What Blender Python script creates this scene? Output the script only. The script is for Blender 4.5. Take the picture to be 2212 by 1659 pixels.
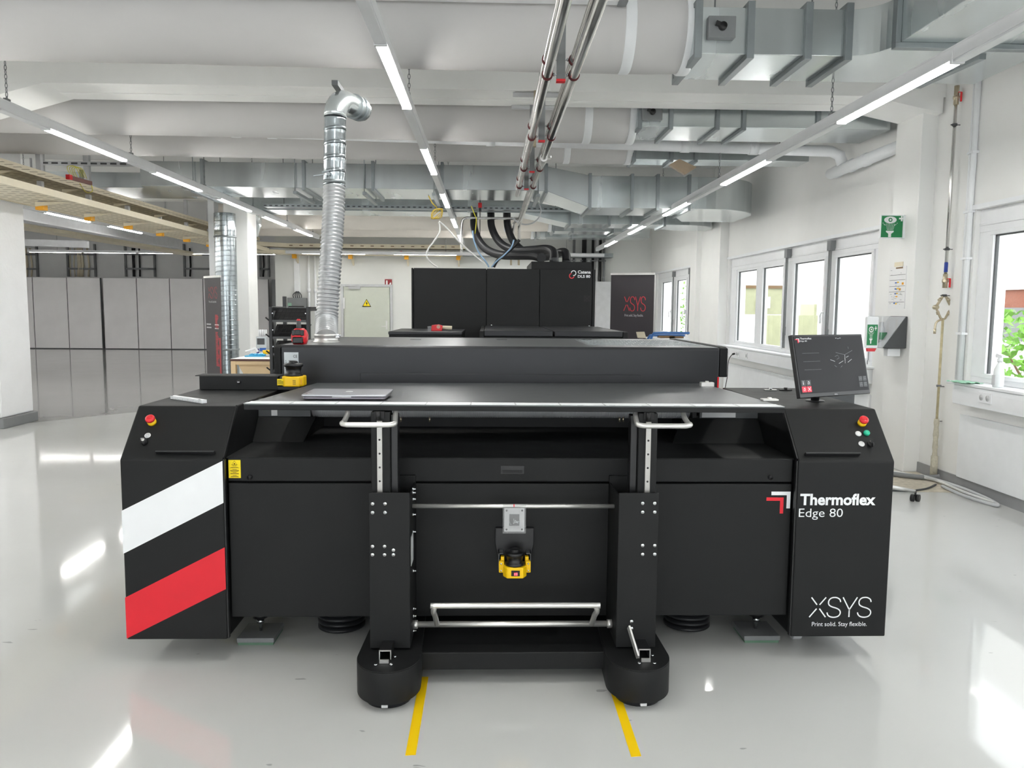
import bpy, bmesh, math, random
from mathutils import Vector, Matrix
from math import sin, cos, pi, radians, atan2, hypot

for o in list(bpy.data.objects):
    bpy.data.objects.remove(o, do_unlink=True)
SC = bpy.context.scene
COL = SC.collection
rnd = random.Random(7)

# ------------------------------------------------------------------ camera
PW, PH, FPX, EYE = 2212, 1659, 1700.0, Vector((0, 0, 1.55))
YAW, PITCH, ROLL = radians(1.722), radians(5.513), radians(0.47)
_f = Vector((sin(YAW)*cos(PITCH), cos(YAW)*cos(PITCH), -sin(PITCH)))
_r0 = Vector((cos(YAW), -sin(YAW), 0)); _u0 = _r0.cross(_f)
_r = _r0*cos(ROLL) + _u0*sin(ROLL); _u = _u0*cos(ROLL) - _r0*sin(ROLL)
cam = bpy.data.cameras.new('camera'); cam.sensor_width = 36; cam.sensor_fit = 'HORIZONTAL'
cam.lens = FPX/PW*36; cam.clip_start = .05; cam.clip_end = 200
camo = bpy.data.objects.new('camera', cam); COL.objects.link(camo)
camo.matrix_world = Matrix(((_r.x, _u.x, -_f.x, EYE.x), (_r.y, _u.y, -_f.y, EYE.y), (_r.z, _u.z, -_f.z, EYE.z), (0, 0, 0, 1)))
SC.camera = camo

def at(px, py, X=None, Y=None, Z=None):
    """the place in the room seen at a photo pixel, given one known coordinate"""
    d = _f*FPX + _r*(px-PW/2) - _u*(py-PH/2)
    t = (X-EYE.x)/d.x if X is not None else (Y-EYE.y)/d.y if Y is not None else (Z-EYE.z)/d.z
    return EYE + d*t

# ------------------------------------------------------------------ world, exposure
SC.view_settings.view_transform = 'Standard'; SC.view_settings.look = 'None'
SC.view_settings.exposure = 1.97; SC.view_settings.gamma = 1.0
SC.view_settings.use_curve_mapping = False
LAMP = 16.0          # strength of the lit strip lights
SKY = 1.2            # overcast daylight
wd = bpy.data.worlds.new('overcast_sky'); SC.world = wd; wd.use_nodes = True
nt = wd.node_tree; nt.nodes.clear()
wo = nt.nodes.new('ShaderNodeOutputWorld'); bg = nt.nodes.new('ShaderNodeBackground')
nz = nt.nodes.new('ShaderNodeTexNoise'); cr = nt.nodes.new('ShaderNodeValToRGB'); tc = nt.nodes.new('ShaderNodeTexCoord')
nz.inputs['Scale'].default_value = 2.2; nz.inputs['Detail'].default_value = 4
cr.color_ramp.elements[0].color = (.9, .95, 1, 1); cr.color_ramp.elements[1].color = (1, 1, 1, 1)
nt.links.new(tc.outputs['Generated'], nz.inputs['Vector']); nt.links.new(nz.outputs['Fac'], cr.inputs['Fac'])
nt.links.new(cr.outputs['Color'], bg.inputs['Color']); bg.inputs['Strength'].default_value = SKY
nt.links.new(bg.outputs['Background'], wo.inputs['Surface'])

# ------------------------------------------------------------------ materials
def lin(c):
    return tuple(((v/255)/12.92 if v/255 <= .04045 else ((v/255+.055)/1.055)**2.4) for v in c)

def mat(name, rgb, rough=.5, metal=0.0, var=.06, scale=8.0, bump=0.0, bscale=200.0, stretch=None, emit=0.0, spec=.5, rvar=.08):
    m = bpy.data.materials.new(name); m.use_nodes = True
    t = m.node_tree; b = t.nodes['Principled BSDF']; L = t.links.new
    tcn = t.nodes.new('ShaderNodeTexCoord'); mp = t.nodes.new('ShaderNodeMapping')
    if stretch: mp.inputs['Scale'].default_value = stretch
    L(tcn.outputs['Object'], mp.inputs['Vector'])
    n = t.nodes.new('ShaderNodeTexNoise'); n.inputs['Scale'].default_value = scale; n.inputs['Detail'].default_value = 5
    L(mp.outputs['Vector'], n.inputs['Vector'])
    r = t.nodes.new('ShaderNodeValToRGB'); c = lin(rgb)
    r.color_ramp.elements[0].position = .3; r.color_ramp.elements[1].position = .7
    r.color_ramp.elements[0].color = tuple(v*(1-var) for v in c)+(1,)
    r.color_ramp.elements[1].color = tuple(min(1, v*(1+var)) for v in c)+(1,)
    L(n.outputs['Fac'], r.inputs['Fac']); L(r.outputs['Color'], b.inputs['Base Color'])
    mr = t.nodes.new('ShaderNodeMapRange'); mr.inputs['To Min'].default_value = max(.02, rough-rvar); mr.inputs['To Max'].default_value = min(1, rough+rvar)
    L(n.outputs['Fac'], mr.inputs['Value']); L(mr.outputs['Result'], b.inputs['Roughness'])
    b.inputs['Metallic'].default_value = metal; b.inputs['Specular IOR Level'].default_value = spec
    if bump:
        n2 = t.nodes.new('ShaderNodeTexNoise'); n2.inputs['Scale'].default_value = bscale; n2.inputs['Detail'].default_value = 3
        L(mp.outputs['Vector'], n2.inputs['Vector'])
        bp = t.nodes.new('ShaderNodeBump'); bp.inputs['Strength'].default_value = bump; bp.inputs['Distance'].default_value = .01
        L(n2.outputs['Fac'], bp.inputs['Height']); L(bp.outputs['Normal'], b.inputs['Normal'])
    if emit:
        L(r.outputs['Color'], b.inputs['Emission Color']); b.inputs['Emission Strength'].default_value = emit
    return m

M = {}
M['black'] = mat('black_powder_coat', (20, 21, 22), .56, var=.05, bump=.03, bscale=900, spec=.34)
M['black2'] = mat('black_plastic', (24, 24, 26), .35)
M['dark'] = mat('dark_inner_steel', (16, 16, 18), .6)
M['satin'] = mat('brushed_dark_tabletop', (104, 107, 109), .36, metal=.9, var=.05, stretch=(1, 14, 1), scale=14)
M['hood'] = mat('dark_hood_top', (48, 49, 52), .4, metal=.3, var=.06, scale=3)
M['white'] = mat('white_paint', (240, 242, 244), .45, var=.02)
M['wall'] = mat('white_wall_paint', (241, 241, 239), .75, var=.02, scale=2, bump=.05, bscale=60)
M['wallback'] = mat('back_wall_paint', (226, 227, 224), .75, var=.02, scale=2)
M['farwall'] = mat('far_wall_paint', (226, 226, 226), .8, var=.03, scale=2)
M['ceil'] = mat('ceiling_paint', (228, 228, 227), .85, var=.02, scale=1)
M['beam'] = mat('painted_concrete', (246, 246, 244), .7, var=.02, scale=3, bump=.08, bscale=40)
M['plaster'] = mat('rough_plaster', (240, 241, 243), .8, var=.02, scale=4, bump=.5, bscale=22)
M['greybase'] = mat('grey_skirting', (150, 151, 152), .5)
M['frame'] = mat('white_window_frame', (240, 241, 243), .35, var=.02)
M['fabric'] = mat('white_duct_cloth', (206, 204, 203), .9, var=.04, scale=1.3, bump=.25, bscale=6, stretch=(.35, 1, 1))
M['fabric2'] = mat('cream_duct_cloth', (228, 222, 214), .9, var=.04, scale=2, bump=.3, bscale=8)
M['galv'] = mat('galvanised_sheet', (206, 212, 213), .24, metal=.9, var=.14, scale=1.0, stretch=(2.2, .6, .25), rvar=.14, bump=.06, bscale=2.2)
M['galv2'] = mat('galvanised_flange', (150, 156, 158), .42, metal=.85, var=.08)
M['trayhole'] = mat('tray_hole', (176, 166, 144), .7)
M['steel'] = mat('stainless_pipe', (214, 212, 209), .22, metal=.95, var=.05)
M['brushed'] = mat('brushed_stainless', (222, 221, 218), .34, metal=.75, var=.05)
M['bolt'] = mat('zinc_bolt', (215, 218, 220), .25, metal=1)
M['rail'] = mat('linear_rail_steel', (178, 176, 172), .35, metal=.7, var=.03)
M['roll'] = mat('ribbed_metal_roll', (232, 233, 235), .35, metal=.35, var=.05)
M['red'] = mat('signal_red', (226, 32, 48), .4, var=.03)
M['redbtn'] = mat('red_plastic', (222, 34, 44), .3, var=.03)
M['yellow'] = mat('yellow_plastic', (252, 204, 12), .38, var=.03)
M['ylabel'] = mat('yellow_label', (253, 226, 14), .5, var=.02)
M['tape'] = mat('yellow_floor_tape', (252, 208, 6), .45, var=.04)
M['orange'] = mat('orange_cap', (236, 168, 28), .5)
M['green'] = mat('safety_green', (24, 128, 74), .45, var=.03)
M['gbtn'] = mat('green_button', (36, 190, 150), .3)
M['blue'] = mat('blue_plastic', (42, 96, 180), .4)
M['cyan'] = mat('cyan_tray', (70, 180, 226), .4)
M['brown'] = mat('worn_brown', (118, 92, 60), .7)
M['brass'] = mat('nickel_brass', (196, 184, 160), .32, metal=.9)
M['oldpipe'] = mat('cream_painted_pipe', (198, 186, 150), .55, var=.15, scale=30)
M['wrap'] = mat('cloth_pipe_wrap', (196, 190, 172), .95, var=.14, scale=40, bump=.5, bscale=160)
M['cream'] = mat('cream_steel', (226, 216, 192), .5, var=.04)
M['greypanel'] = mat('grey_partition', (234, 232, 233), .4, var=.04, scale=1.5, bump=.02, bscale=3)
M['lgrey'] = mat('light_grey_paint', (200, 201, 203), .5)
M['mgrey'] = mat('mid_grey', (128, 130, 132), .5)
M['dgrey'] = mat('dark_grey', (74, 76, 78), .5)
M['laptop'] = mat('silver_laptop_lid', (190, 190, 196), .3, metal=.7, var=.02)
M['laptop2'] = mat('laptop_base', (140, 134, 142), .35, metal=.6)
M['rubber'] = mat('black_rubber', (34, 35, 38), .42, var=.1)
M['hosegreen'] = mat('dark_green_hose', (36, 52, 46), .4)
M['beige'] = mat('beige_worktop_frame', (226, 198, 156), .5, var=.04)
M['banner'] = mat('dark_banner_print', (62, 58, 62), .5, var=.05, scale=3)
M['paper'] = mat('white_paper', (238, 238, 238), .7, var=.01)
M['ink'] = mat('black_ink', (36, 34, 36), .7)
M['door'] = mat('door_paint', (206, 210, 198), .5, var=.02)
M['dirt'] = mat('dusty_bare_floor', (196, 188, 172), .9, var=.16, scale=26)
M['cable'] = mat('white_cable', (226, 226, 224), .45)
M['leaf'] = mat('green_leaf', (122, 176, 70), .6, var=.35, scale=14)
M['facade'] = mat('outside_render', (226, 225, 221), .9, var=.03, scale=1)
M['reddish'] = mat('outside_reflection', (150, 96, 78), .9, var=.2, scale=30)  # tone of a reflection in the neighbour's window glass
M['contain'] = mat('outside_corrugated', (168, 170, 138), .7, var=.08)
M['ground'] = mat('outside_paving', (150, 147, 140), .9, var=.08)
M['screen'] = mat('dark_screen', (36, 36, 38), .5, emit=.12, var=.03, spec=.2)
M['sred'] = mat('screen_red', (222, 36, 62), .4, emit=.12)
M['swhite'] = mat('screen_white', (200, 200, 202), .4, emit=.1)
M['sdim'] = mat('screen_grey', (110, 110, 114), .4, emit=.05)
M['led'] = mat('red_led', (255, 60, 70), .4, emit=1.2)
M['lit'] = mat('lit_diffuser', (255, 254, 250), .5, emit=LAMP, var=.0)
M['lampbody'] = mat('white_lamp_housing', (226, 227, 229), .4, var=.02)
M['brownish'] = mat('flap_reflection_brown', (168, 150, 130), .3, metal=.9)  # the flap's brownish reflection put into its base colour
M['hosealu'] = mat('aluminium_hose', (190, 192, 194), .38, metal=.6, var=.03)
M['bluesteel'] = mat('blue_steel_rail', (52, 104, 168), .4)
M['label'] = mat('silver_rating_plate', (196, 202, 204), .4, metal=.2)
M['bluetube'] = mat('blue_air_tube', (150, 184, 216), .35)
M['ycable'] = mat('yellow_cable', (214, 204, 44), .45)
M['teal'] = mat('green_cloth', (160, 206, 180), .9, var=.08)

def clear_mat(name, tint, gloss, rough=.03):
    m = bpy.data.materials.new(name); m.use_nodes = True; t = m.node_tree; t.nodes.clear(); L = t.links.new
    out = t.nodes.new('ShaderNodeOutputMaterial'); mx = t.nodes.new('ShaderNodeMixShader')
    tr = t.nodes.new('ShaderNodeBsdfTransparent'); gl = t.nodes.new('ShaderNodeBsdfGlossy')
    n = t.nodes.new('ShaderNodeTexNoise'); n.inputs['Scale'].default_value = 3
    mr = t.nodes.new('ShaderNodeMapRange'); mr.inputs['To Min'].default_value = rough*.6; mr.inputs['To Max'].default_value = rough*1.4
    L(n.outputs['Fac'], mr.inputs['Value']); L(mr.outputs['Result'], gl.inputs['Roughness'])
    tr.inputs['Color'].default_value = tint+(1,); mx.inputs['Fac'].default_value = gloss
    L(tr.outputs[0], mx.inputs[1]); L(gl.outputs[0], mx.inputs[2]); L(mx.outputs[0], out.inputs['Surface'])
    return m
M['glass'] = clear_mat('window_glass', (.97, .98, .98), .07)
M['bag'] = clear_mat('clear_plastic_bag', (.93, .93, .93), .12, .15)
M['smoke'] = clear_mat('smoked_clear_cover', (.92, .93, .94), .10, .06)
M['hoodtop'] = mat('brushed_hood_top', (112, 114, 117), .34, metal=.8, var=.05, stretch=(1, 14, 1), scale=14)

def floor_mat():
    m = mat('grey_epoxy_floor', (203, 204, 202), .06, var=.03, scale=.8, rvar=.03)
    t = m.node_tree; b = t.nodes['Principled BSDF']; L = t.links.new
    ramp = [n for n in t.nodes if n.type == 'VALTORGB'][0]; tcn = [n for n in t.nodes if n.type == 'TEX_COORD'][0]
    # scuffs: sparse short dark marks, thresholded stretched noise
    mp = t.nodes.new('ShaderNodeMapping'); mp.inputs['Scale'].default_value = (1.0, 3.2, 1); mp.inputs['Rotation'].default_value = (0, 0, .7)
    L(tcn.outputs['Object'], mp.inputs['Vector'])
    n = t.nodes.new('ShaderNodeTexNoise'); n.inputs['Scale'].default_value = 7.5; n.inputs['Detail'].default_value = 2
    L(mp.outputs['Vector'], n.inputs['Vector'])
    cr = t.nodes.new('ShaderNodeValToRGB'); cr.color_ramp.elements[0].position = .745; cr.color_ramp.elements[1].position = .765
    L(n.outputs['Fac'], cr.inputs['Fac'])
    mx = t.nodes.new('ShaderNodeMixRGB'); mx.inputs['Color2'].default_value = (.2, .2, .2, 1)
    mul = t.nodes.new('ShaderNodeMath'); mul.operation = 'MULTIPLY'; mul.inputs[1].default_value = .55
    L(cr.outputs['Color'], mul.inputs[0]); L(mul.outputs[0], mx.inputs['Fac'])
    L(ramp.outputs['Color'], mx.inputs['Color1']); L(mx.outputs['Color'], b.inputs['Base Color'])
    # gentle waviness of the poured surface
    n2 = t.nodes.new('ShaderNodeTexNoise'); n2.inputs['Scale'].default_value = 1.6; n2.inputs['Detail'].default_value = 3
    L(tcn.outputs['Object'], n2.inputs['Vector'])
    bp = t.nodes.new('ShaderNodeBump'); bp.inputs['Strength'].default_value = .03; bp.inputs['Distance'].default_value = .02
    L(n2.outputs['Fac'], bp.inputs['Height']); L(bp.outputs['Normal'], b.inputs['Normal'])
    return m
def spiral_mat():
    m = mat('spiral_duct_sheet', (176, 184, 188), .2, metal=.95, var=.1, scale=2, rvar=.05); t = m.node_tree; b = t.nodes['Principled BSDF']; L = t.links.new
    tcn = [n for n in t.nodes if n.type == 'TEX_COORD'][0]; mp = t.nodes.new('ShaderNodeMapping'); mp.inputs['Rotation'].default_value = (.06, .1, 0)
    w = t.nodes.new('ShaderNodeTexWave'); w.bands_direction = 'Z'; w.inputs['Scale'].default_value = 3.6; w.inputs['Distortion'].default_value = 0
    cr = t.nodes.new('ShaderNodeValToRGB'); cr.color_ramp.elements[0].position = .86; cr.color_ramp.elements[1].position = .96
    bp = t.nodes.new('ShaderNodeBump'); bp.inputs['Strength'].default_value = 1; bp.inputs['Distance'].default_value = .012
    L(tcn.outputs['Object'], mp.inputs['Vector']); L(mp.outputs['Vector'], w.inputs['Vector']); L(w.outputs['Fac'], cr.inputs['Fac']); L(cr.outputs['Color'], bp.inputs['Height']); L(bp.outputs['Normal'], b.inputs['Normal'])
    return m
M['spiral'] = spiral_mat()
M['floor'] = floor_mat()
M['floor2'] = mat('darker_grey_floor', (160, 160, 159), .05, var=.06, scale=1.2)
# ------------------------------------------------------------------ mesh helpers
def catmull(pts, n=8, closed=False):
    P = [Vector(p) for p in pts]; out = []
    m = len(P)
    for i in range(m-1):
        p0 = P[max(i-1, 0)]; p1 = P[i]; p2 = P[i+1]; p3 = P[min(i+2, m-1)]
        for k in range(n):
            t = k/n
            out.append(.5*((2*p1)+(p2-p0)*t+(2*p0-5*p1+4*p2-p3)*t*t+(3*p1-p0-3*p2+p3)*t**3))
    out.append(P[-1]); return out

def resample(pts, step):
    P = [Vector(p) for p in pts]; out = [P[0]]; acc = 0
    for a, b in zip(P, P[1:]):
        l = (b-a).length; d = step-acc
        while d <= l:
            out.append(a+(b-a)*(d/l)); d += step
        acc = (acc+l) % step
    return out

class MB:
    def __init__(s): s.v = []; s.f = []; s.m = []; s.sm = []
    def add(s, vs, fs, mi=0, smooth=False):
        k = len(s.v); s.v += [Vector(p) for p in vs]
        for f in fs: s.f.append([i+k for i in f]); s.m.append(mi); s.sm.append(smooth)
        return s
    def box(s, x0, y0, z0, x1, y1, z1, mi=0):
        x0, x1 = sorted((x0, x1)); y0, y1 = sorted((y0, y1)); z0, z1 = sorted((z0, z1))
        return s.add([(x0, y0, z0), (x1, y0, z0), (x1, y1, z0), (x0, y1, z0), (x0, y0, z1), (x1, y0, z1), (x1, y1, z1), (x0, y1, z1)],
                     [(0, 3, 2, 1), (4, 5, 6, 7), (0, 1, 5, 4), (1, 2, 6, 5), (2, 3, 7, 6), (3, 0, 4, 7)], mi)
    def prism(s, poly, ext, mi=0, smooth=False):
        """closed planar polygon of 3D points extruded by vector ext"""
        n = len(poly); P = [Vector(p) for p in poly]; e = Vector(ext)
        nrm = Vector((0, 0, 0))
        for i in range(n): nrm += P[i].cross(P[(i+1) % n])
        if nrm.dot(e) > 0: P = P[::-1]
        s.add(P+[p+e for p in P], [], mi)
        k = len(s.v)-2*n
        s.f.append([k+i for i in range(n)]); s.m.append(mi); s.sm.append(False)
        s.f.append([k+n+i for i in reversed(range(n))]); s.m.append(mi); s.sm.append(False)
        for i in range(n):
            j = (i+1) % n
            s.f.append([k+i, k+n+i, k+n+j, k+j]); s.m.append(mi); s.sm.append(smooth)
        return s
    def tube(s, pts, r, seg=10, mi=0, caps=True, smooth=True):
        P = [Vector(p) for p in pts]; n = len(P)
        R = r if isinstance(r, (list, tuple)) else [r]*n
        t0 = (P[1]-P[0]).normalized()
        up = Vector((0, 0, 1)) if abs(t0.z) < .9 else Vector((1, 0, 0))
        a = t0.cross(up).normalized()
        k = len(s.v)
        for i in range(n):
            t = (P[min(i+1, n-1)]-P[max(i-1, 0)]).normalized()
            a = (a-t*a.dot(t)).normalized(); b = t.cross(a)
            for j in range(seg):
                th = 2*pi*j/seg; s.v.append(P[i]+(a*cos(th)+b*sin(th))*R[i])
        for i in range(n-1):
            for j in range(seg):
                j2 = (j+1) % seg
                s.f.append([k+i*seg+j, k+i*seg+j2, k+(i+1)*seg+j2, k+(i+1)*seg+j]); s.m.append(mi); s.sm.append(smooth)
        if caps:
            s.f.append([k+j for j in reversed(range(seg))]); s.m.append(mi); s.sm.append(False)
            s.f.append([k+(n-1)*seg+j for j in range(seg)]); s.m.append(mi); s.sm.append(False)
        return s
    def cyl(s, p0, p1, r, seg=16, mi=0, r1=None): return s.tube([p0, p1], [r, r if r1 is None else r1], seg, mi)
    def bar(s, p0, p1, w, h, mi=0):
        """rectangular bar between two points"""
        p0 = Vector(p0); p1 = Vector(p1); t = (p1-p0).normalized()
        up = Vector((0, 0, 1)) if abs(t.z) < .95 else Vector((0, 1, 0))
        a = t.cross(up).normalized()*(w/2); b = a.normalized().cross(t).normalized()*(h/2)
        vs = [p+x for p in (p0, p1) for x in (-a-b, a-b, a+b, -a+b)]
        return s.add(vs, [(0, 1, 2, 3), (7, 6, 5, 4), (0, 4, 5, 1), (1, 5, 6, 2), (2, 6, 7, 3), (3, 7, 4, 0)], mi)
    def lathe(s, c, prof, axis=(0, 0, 1), seg=24, mi=0, smooth=True):
        """prof: (radius, height along axis from c)"""
        c = Vector(c); ax = Vector(axis).normalized()
        return s.tube([c+ax*(h+1e-5*i) for i, (r, h) in enumerate(prof)], [r for r, h in prof], seg, mi, smooth=smooth)
    def rbox(s, x0, z0, x1, z1, y0, y1, r, mi=0, n=5):
        """box with rounded corners in the XZ plane"""
        poly = []
        for cx, cz, a0 in ((x1-r, z1-r, 0), (x0+r, z1-r, 90), (x0+r, z0+r, 180), (x1-r, z0+r, 270)):
            for k in range(n+1):
                a = radians(a0+90*k/n); poly.append((cx+r*cos(a), y0, cz+r*sin(a)))
        return s.prism(poly, (0, y1-y0, 0), mi)
    def quad(s, a, b, c, d, mi=0): return s.add([a, b, c, d], [(0, 1, 2, 3)], mi)
    def text(s, txt, o, xd, zd, width=None, height=None, mi=0, bold=0.0, depth=.002):
        """lettering: lower left at o, along xd, up zd, scaled to width (and height)"""
        cu = bpy.data.curves.new('t', 'FONT'); cu.body = txt; cu.offset = bold; cu.resolution_u = 3
        ob = bpy.data.objects.new('t', cu); me = bpy.data.meshes.new_from_object(ob)
        vs = [v.co.copy() for v in me.vertices]; fs = [list(p.vertices) for p in me.polygons]
        bpy.data.objects.remove(ob); bpy.data.curves.remove(cu); bpy.data.meshes.remove(me)
        x0 = min(v.x for v in vs); x1 = max(v.x for v in vs); y0 = min(v.y for v in vs); y1 = max(v.y for v in vs)
        sx = width/(x1-x0) if width else height/(y1-y0); sy = height/(y1-y0) if height else sx
        xd = Vector(xd).normalized(); zd = Vector(zd).normalized(); nrm = xd.cross(zd)
        o = Vector(o)+nrm*depth
        s.add([o+xd*((v.x-x0)*sx)+zd*((v.y-y0)*sy) for v in vs], fs, mi)
        return s
    def ribbon(s, pts, w, nrm, mi=0, depth=.002):
        """flat stroke along pts lying on the plane with normal nrm"""
        P = [Vector(p) for p in pts]; nrm = Vector(nrm).normalized(); L = []
        for i, p in enumerate(P):
            t = (P[min(i+1, len(P)-1)]-P[max(i-1, 0)]).normalized(); a = t.cross(nrm)*(w/2)
            L += [p+nrm*depth-a, p+nrm*depth+a]
        return s.add(L, [(2*i+1, 2*i, 2*i+2, 2*i+3)[::-1] for i in range(len(P)-1)], mi)
    def build(s, name, mats, parent=None, bevel=0.0, shift=None):
        me = bpy.data.meshes.new(name)
        off = shift if shift is not None else (base_of(parent) if parent is not None else Vector((0, 0, 0)))
        me.from_pydata([tuple(p-off) for p in s.v], [], s.f)
        mats = mats if isinstance(mats, (list, tuple)) else [mats]
        for x in mats: me.materials.append(M[x] if isinstance(x, str) else x)
        for p, mi, sm in zip(me.polygons, s.m, s.sm): p.material_index = mi; p.use_smooth = sm
        me.update()
        o = bpy.data.objects.new(name, me); COL.objects.link(o)
        if parent is not None: o.parent = parent
        if bevel:
            bv = o.modifiers.new('soft_edges', 'BEVEL'); bv.width = bevel; bv.segments = 2; bv.limit_method = 'ANGLE'; bv.angle_limit = radians(40)
        return o

LOCALS = set()
def base_of(o):
    while o.parent: o = o.parent
    return Vector((0, 0, 0)) if o.name in LOCALS else o.location.copy()

def props(o, label, cat, group=None, kind=None):
    if label: o['label'] = label
    if cat: o['category'] = cat
    if group: o['group'] = group
    if kind: o['kind'] = kind
    return o
def thing(name, label, cat, loc=(0, 0, 0), group=None, rot=None):
    o = bpy.data.objects.new(name, None); o.empty_display_size = .1; COL.objects.link(o); o.location = loc
    if rot is not None: o.rotation_euler = rot; LOCALS.add(o.name)
    return props(o, label, cat, group)
def solo(mb, name, mats, label, cat, group=None, bevel=0.0, kind=None):
    xs = [p.x for p in mb.v]; ys = [p.y for p in mb.v]; zs = [p.z for p in mb.v]
    c = Vector(((min(xs)+max(xs))/2, (min(ys)+max(ys))/2, min(zs)))
    o = mb.build(name, mats, None, bevel, shift=c); o.location = c
    return props(o, label, cat, group, kind)
def struct(mb, name, mats, bevel=0.0):
    o = mb.build(name, mats, None, bevel); o['kind'] = 'structure'; return o
def dup(root, loc=None, label=None, group=None):
    r = root.copy(); COL.objects.link(r)
    if loc is not None: r.location = loc
    if label: r['label'] = label
    if group: r['group'] = group
    for ch in list(root.children):
        c = ch.copy(); COL.objects.link(c); c.parent = r
        for g in list(ch.children):
            d = g.copy(); COL.objects.link(d); d.parent = c
    return r
V = Vector
XD, ZD = V((1, 0, 0)), V((0, 0, 1))

# the thin-line four-letter mark drawn with strokes, unit height, from measured points
_S = [(1391, 886), (1383, 862), (1360, 846), (1332, 841), (1300, 847), (1280, 865), (1273, 890), (1281, 915), (1310, 933), (1350, 945), (1380, 962), (1392, 985), (1386, 1010), (1365, 1028), (1330, 1035), (1295, 1029), (1272, 1012), (1263, 988)]
MARK = [[(1107, 840), (1163, 912)], [(1248, 840), (1188, 912)], [(1160, 950), (1092, 1033)], [(1188, 950), (1250, 1033)],
        _S, [(1413, 840), (1480, 965)], [(1552, 840), (1476, 965)], [(1478, 960), (1478, 1033)], [(x+296, y) for x, y in _S]]
def mark(mb, o, xd, zd, width, height, w, mi=0):
    o = V(o); xd = V(xd).normalized(); zd = V(zd).normalized(); n = xd.cross(zd)
    for st in MARK:
        P = [o+xd*((x-1090)/600*width)+zd*((1035-y)/195*height) for x, y in st]
        if len(P) > 2: P = catmull(P, 3)
        mb.ribbon(P, w, n, mi)
# ------------------------------------------------------------------ the room
RX = 4.17           # inner face of the window wall
CEIL = 4.15
struct(MB().box(-18, -8, -.15, 4.45, 30, 0), 'floor', 'floor')
# darker floor area in the far bay
struct(MB().prism([(-18, 9.2, 0.0), (-6.3, 10.0, 0.0), (-4.6, 12.2, 0), (-4.6, 14.5, 0), (-5.6, 20, 0), (-5.6, 29, 0), (-18, 29, 0)], (0, 0, .002)), 'darker_floor_area', 'floor2')
struct(MB().box(-18, -8, CEIL, 4.45, 30, CEIL+.2), 'ceiling', 'ceil')
wr = MB(); edges = [-6, -4.6, -.6, .5, 6.73, 8.42, 13.68, 16.2, 19.6, 20.5]
wr.box(RX, -8, 0, RX+.3, 30, .93); wr.box(RX, -8, 2.42, RX+.3, 30, CEIL)
for a, b in ((-8, -4.6), (-.6, .5), (6.73, 8.42), (13.68, 16.2), (19.6, 30)): wr.box(RX, a, .93, RX+.3, b, 2.42)
struct(wr, 'wall_right', 'wall')
struct(MB().box(-5.42, 20.3, 0, RX, 20.5, CEIL).box(-5.42, 20.5, 0, -5.2, 29, CEIL), 'wall_back', 'wallback')
struct(MB().box(-18, 29, 0, -5.2, 29.2, CEIL), 'wall_far', 'farwall')
struct(MB().box(-18.2, -8, 0, -18, 29.2, CEIL), 'wall_left', 'wall')
wf = MB().box(-18.2, -8.2, 0, 4.45, -8, .4).box(-18.2, -8.2, 3.3, 4.45, -8, CEIL)
ADDED_WINDOWS = [(-7.4, -4.0), (-3.6, -.2), (.2, 3.6)]
for a, b in ((-18.2, -7.4), (-4.0, -3.6), (-.2, .2), (3.6, 4.45)): wf.box(a, -8.2, .4, b, -8, 3.3)
struct(wf, 'wall_front', 'wall')
# wall panels under the sills and skirting
struct(MB().box(RX-.03, .4, .1, RX, 6.74, .655).box(RX-.03, 8.4, .1, RX, 13.7, .64).box(RX-.03, 16.2, .1, RX, 20.3, .64), 'trim_1', 'white', .004)
struct(MB().box(RX-.015, -8, 0, RX, 7.4, .1).box(RX-.015, 7.87, 0, RX, 13.8, .1).box(RX-.015, 15.4, 0, RX, 20.3, .1), 'baseboard_right', 'greybase')
# painted lintel edges over the windows
for i, (a, b) in enumerate(((.3, 6.8), (8.35, 13.74), (16.1, 19.9))):
    struct(MB().box(RX-.025, a, 2.42, RX, b, 2.46), 'trim_%d' % (i+2), 'white')
# pilasters of the window wall
struct(MB().box(4.02, 7.4, 0, RX+.1, 7.87, 3.5), 'pilaster_1', 'wall', .006)
struct(MB().box(4.02, 13.76, 0, RX+.1, 14.98, 3.5).box(3.93, 14.98, 0, RX+.1, 15.42, 3.5), 'pilaster_2', 'wall', .006)
# cross beams with sloped ends
def beam(n, y0, y1, x0, x1, z, haunch_l=None, haunch_r=None):
    mb = MB().box(x0, y0, z, x1, y1, CEIL)
    mb.box(x0+.02, y0+(y1-y0)*.56, z-.006, x1-.02, y1-.012, z)       # seam between the two castings
    for h in (haunch_l, haunch_r):
        if h: mb.prism([(h[0], y0, z+.002), (h[1], y0, z+.002), (h[1], y0, z-h[2])], (0, y1-y0, 0))
    return struct(mb, 'ceiling_beam_%d' % n, 'beam', .008)
beam(1, 7.3, 7.85, -5.2, 4.2, 3.5, (-3.95, -5.0, .3), (3.45, 4.15, .14))
beam(2, 14.75, 15.3, -9, 4.2, 3.5, (-3.75, -4.42, .22), (3.6, 4.15, .12))
# columns
c = MB().box(-7.1, 9.9, .13, -6.06, 10.6, CEIL); struct(c, 'column_1', 'plaster', .02)
struct(MB().box(-7.13, 9.87, 0, -6.02, 10.63, .13), 'baseboard_column', 'mgrey', .01)
struct(MB().box(-4.86, 14.75, 0, -4.42, 15.3, 3.5), 'column_2', 'beam', .012)

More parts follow.
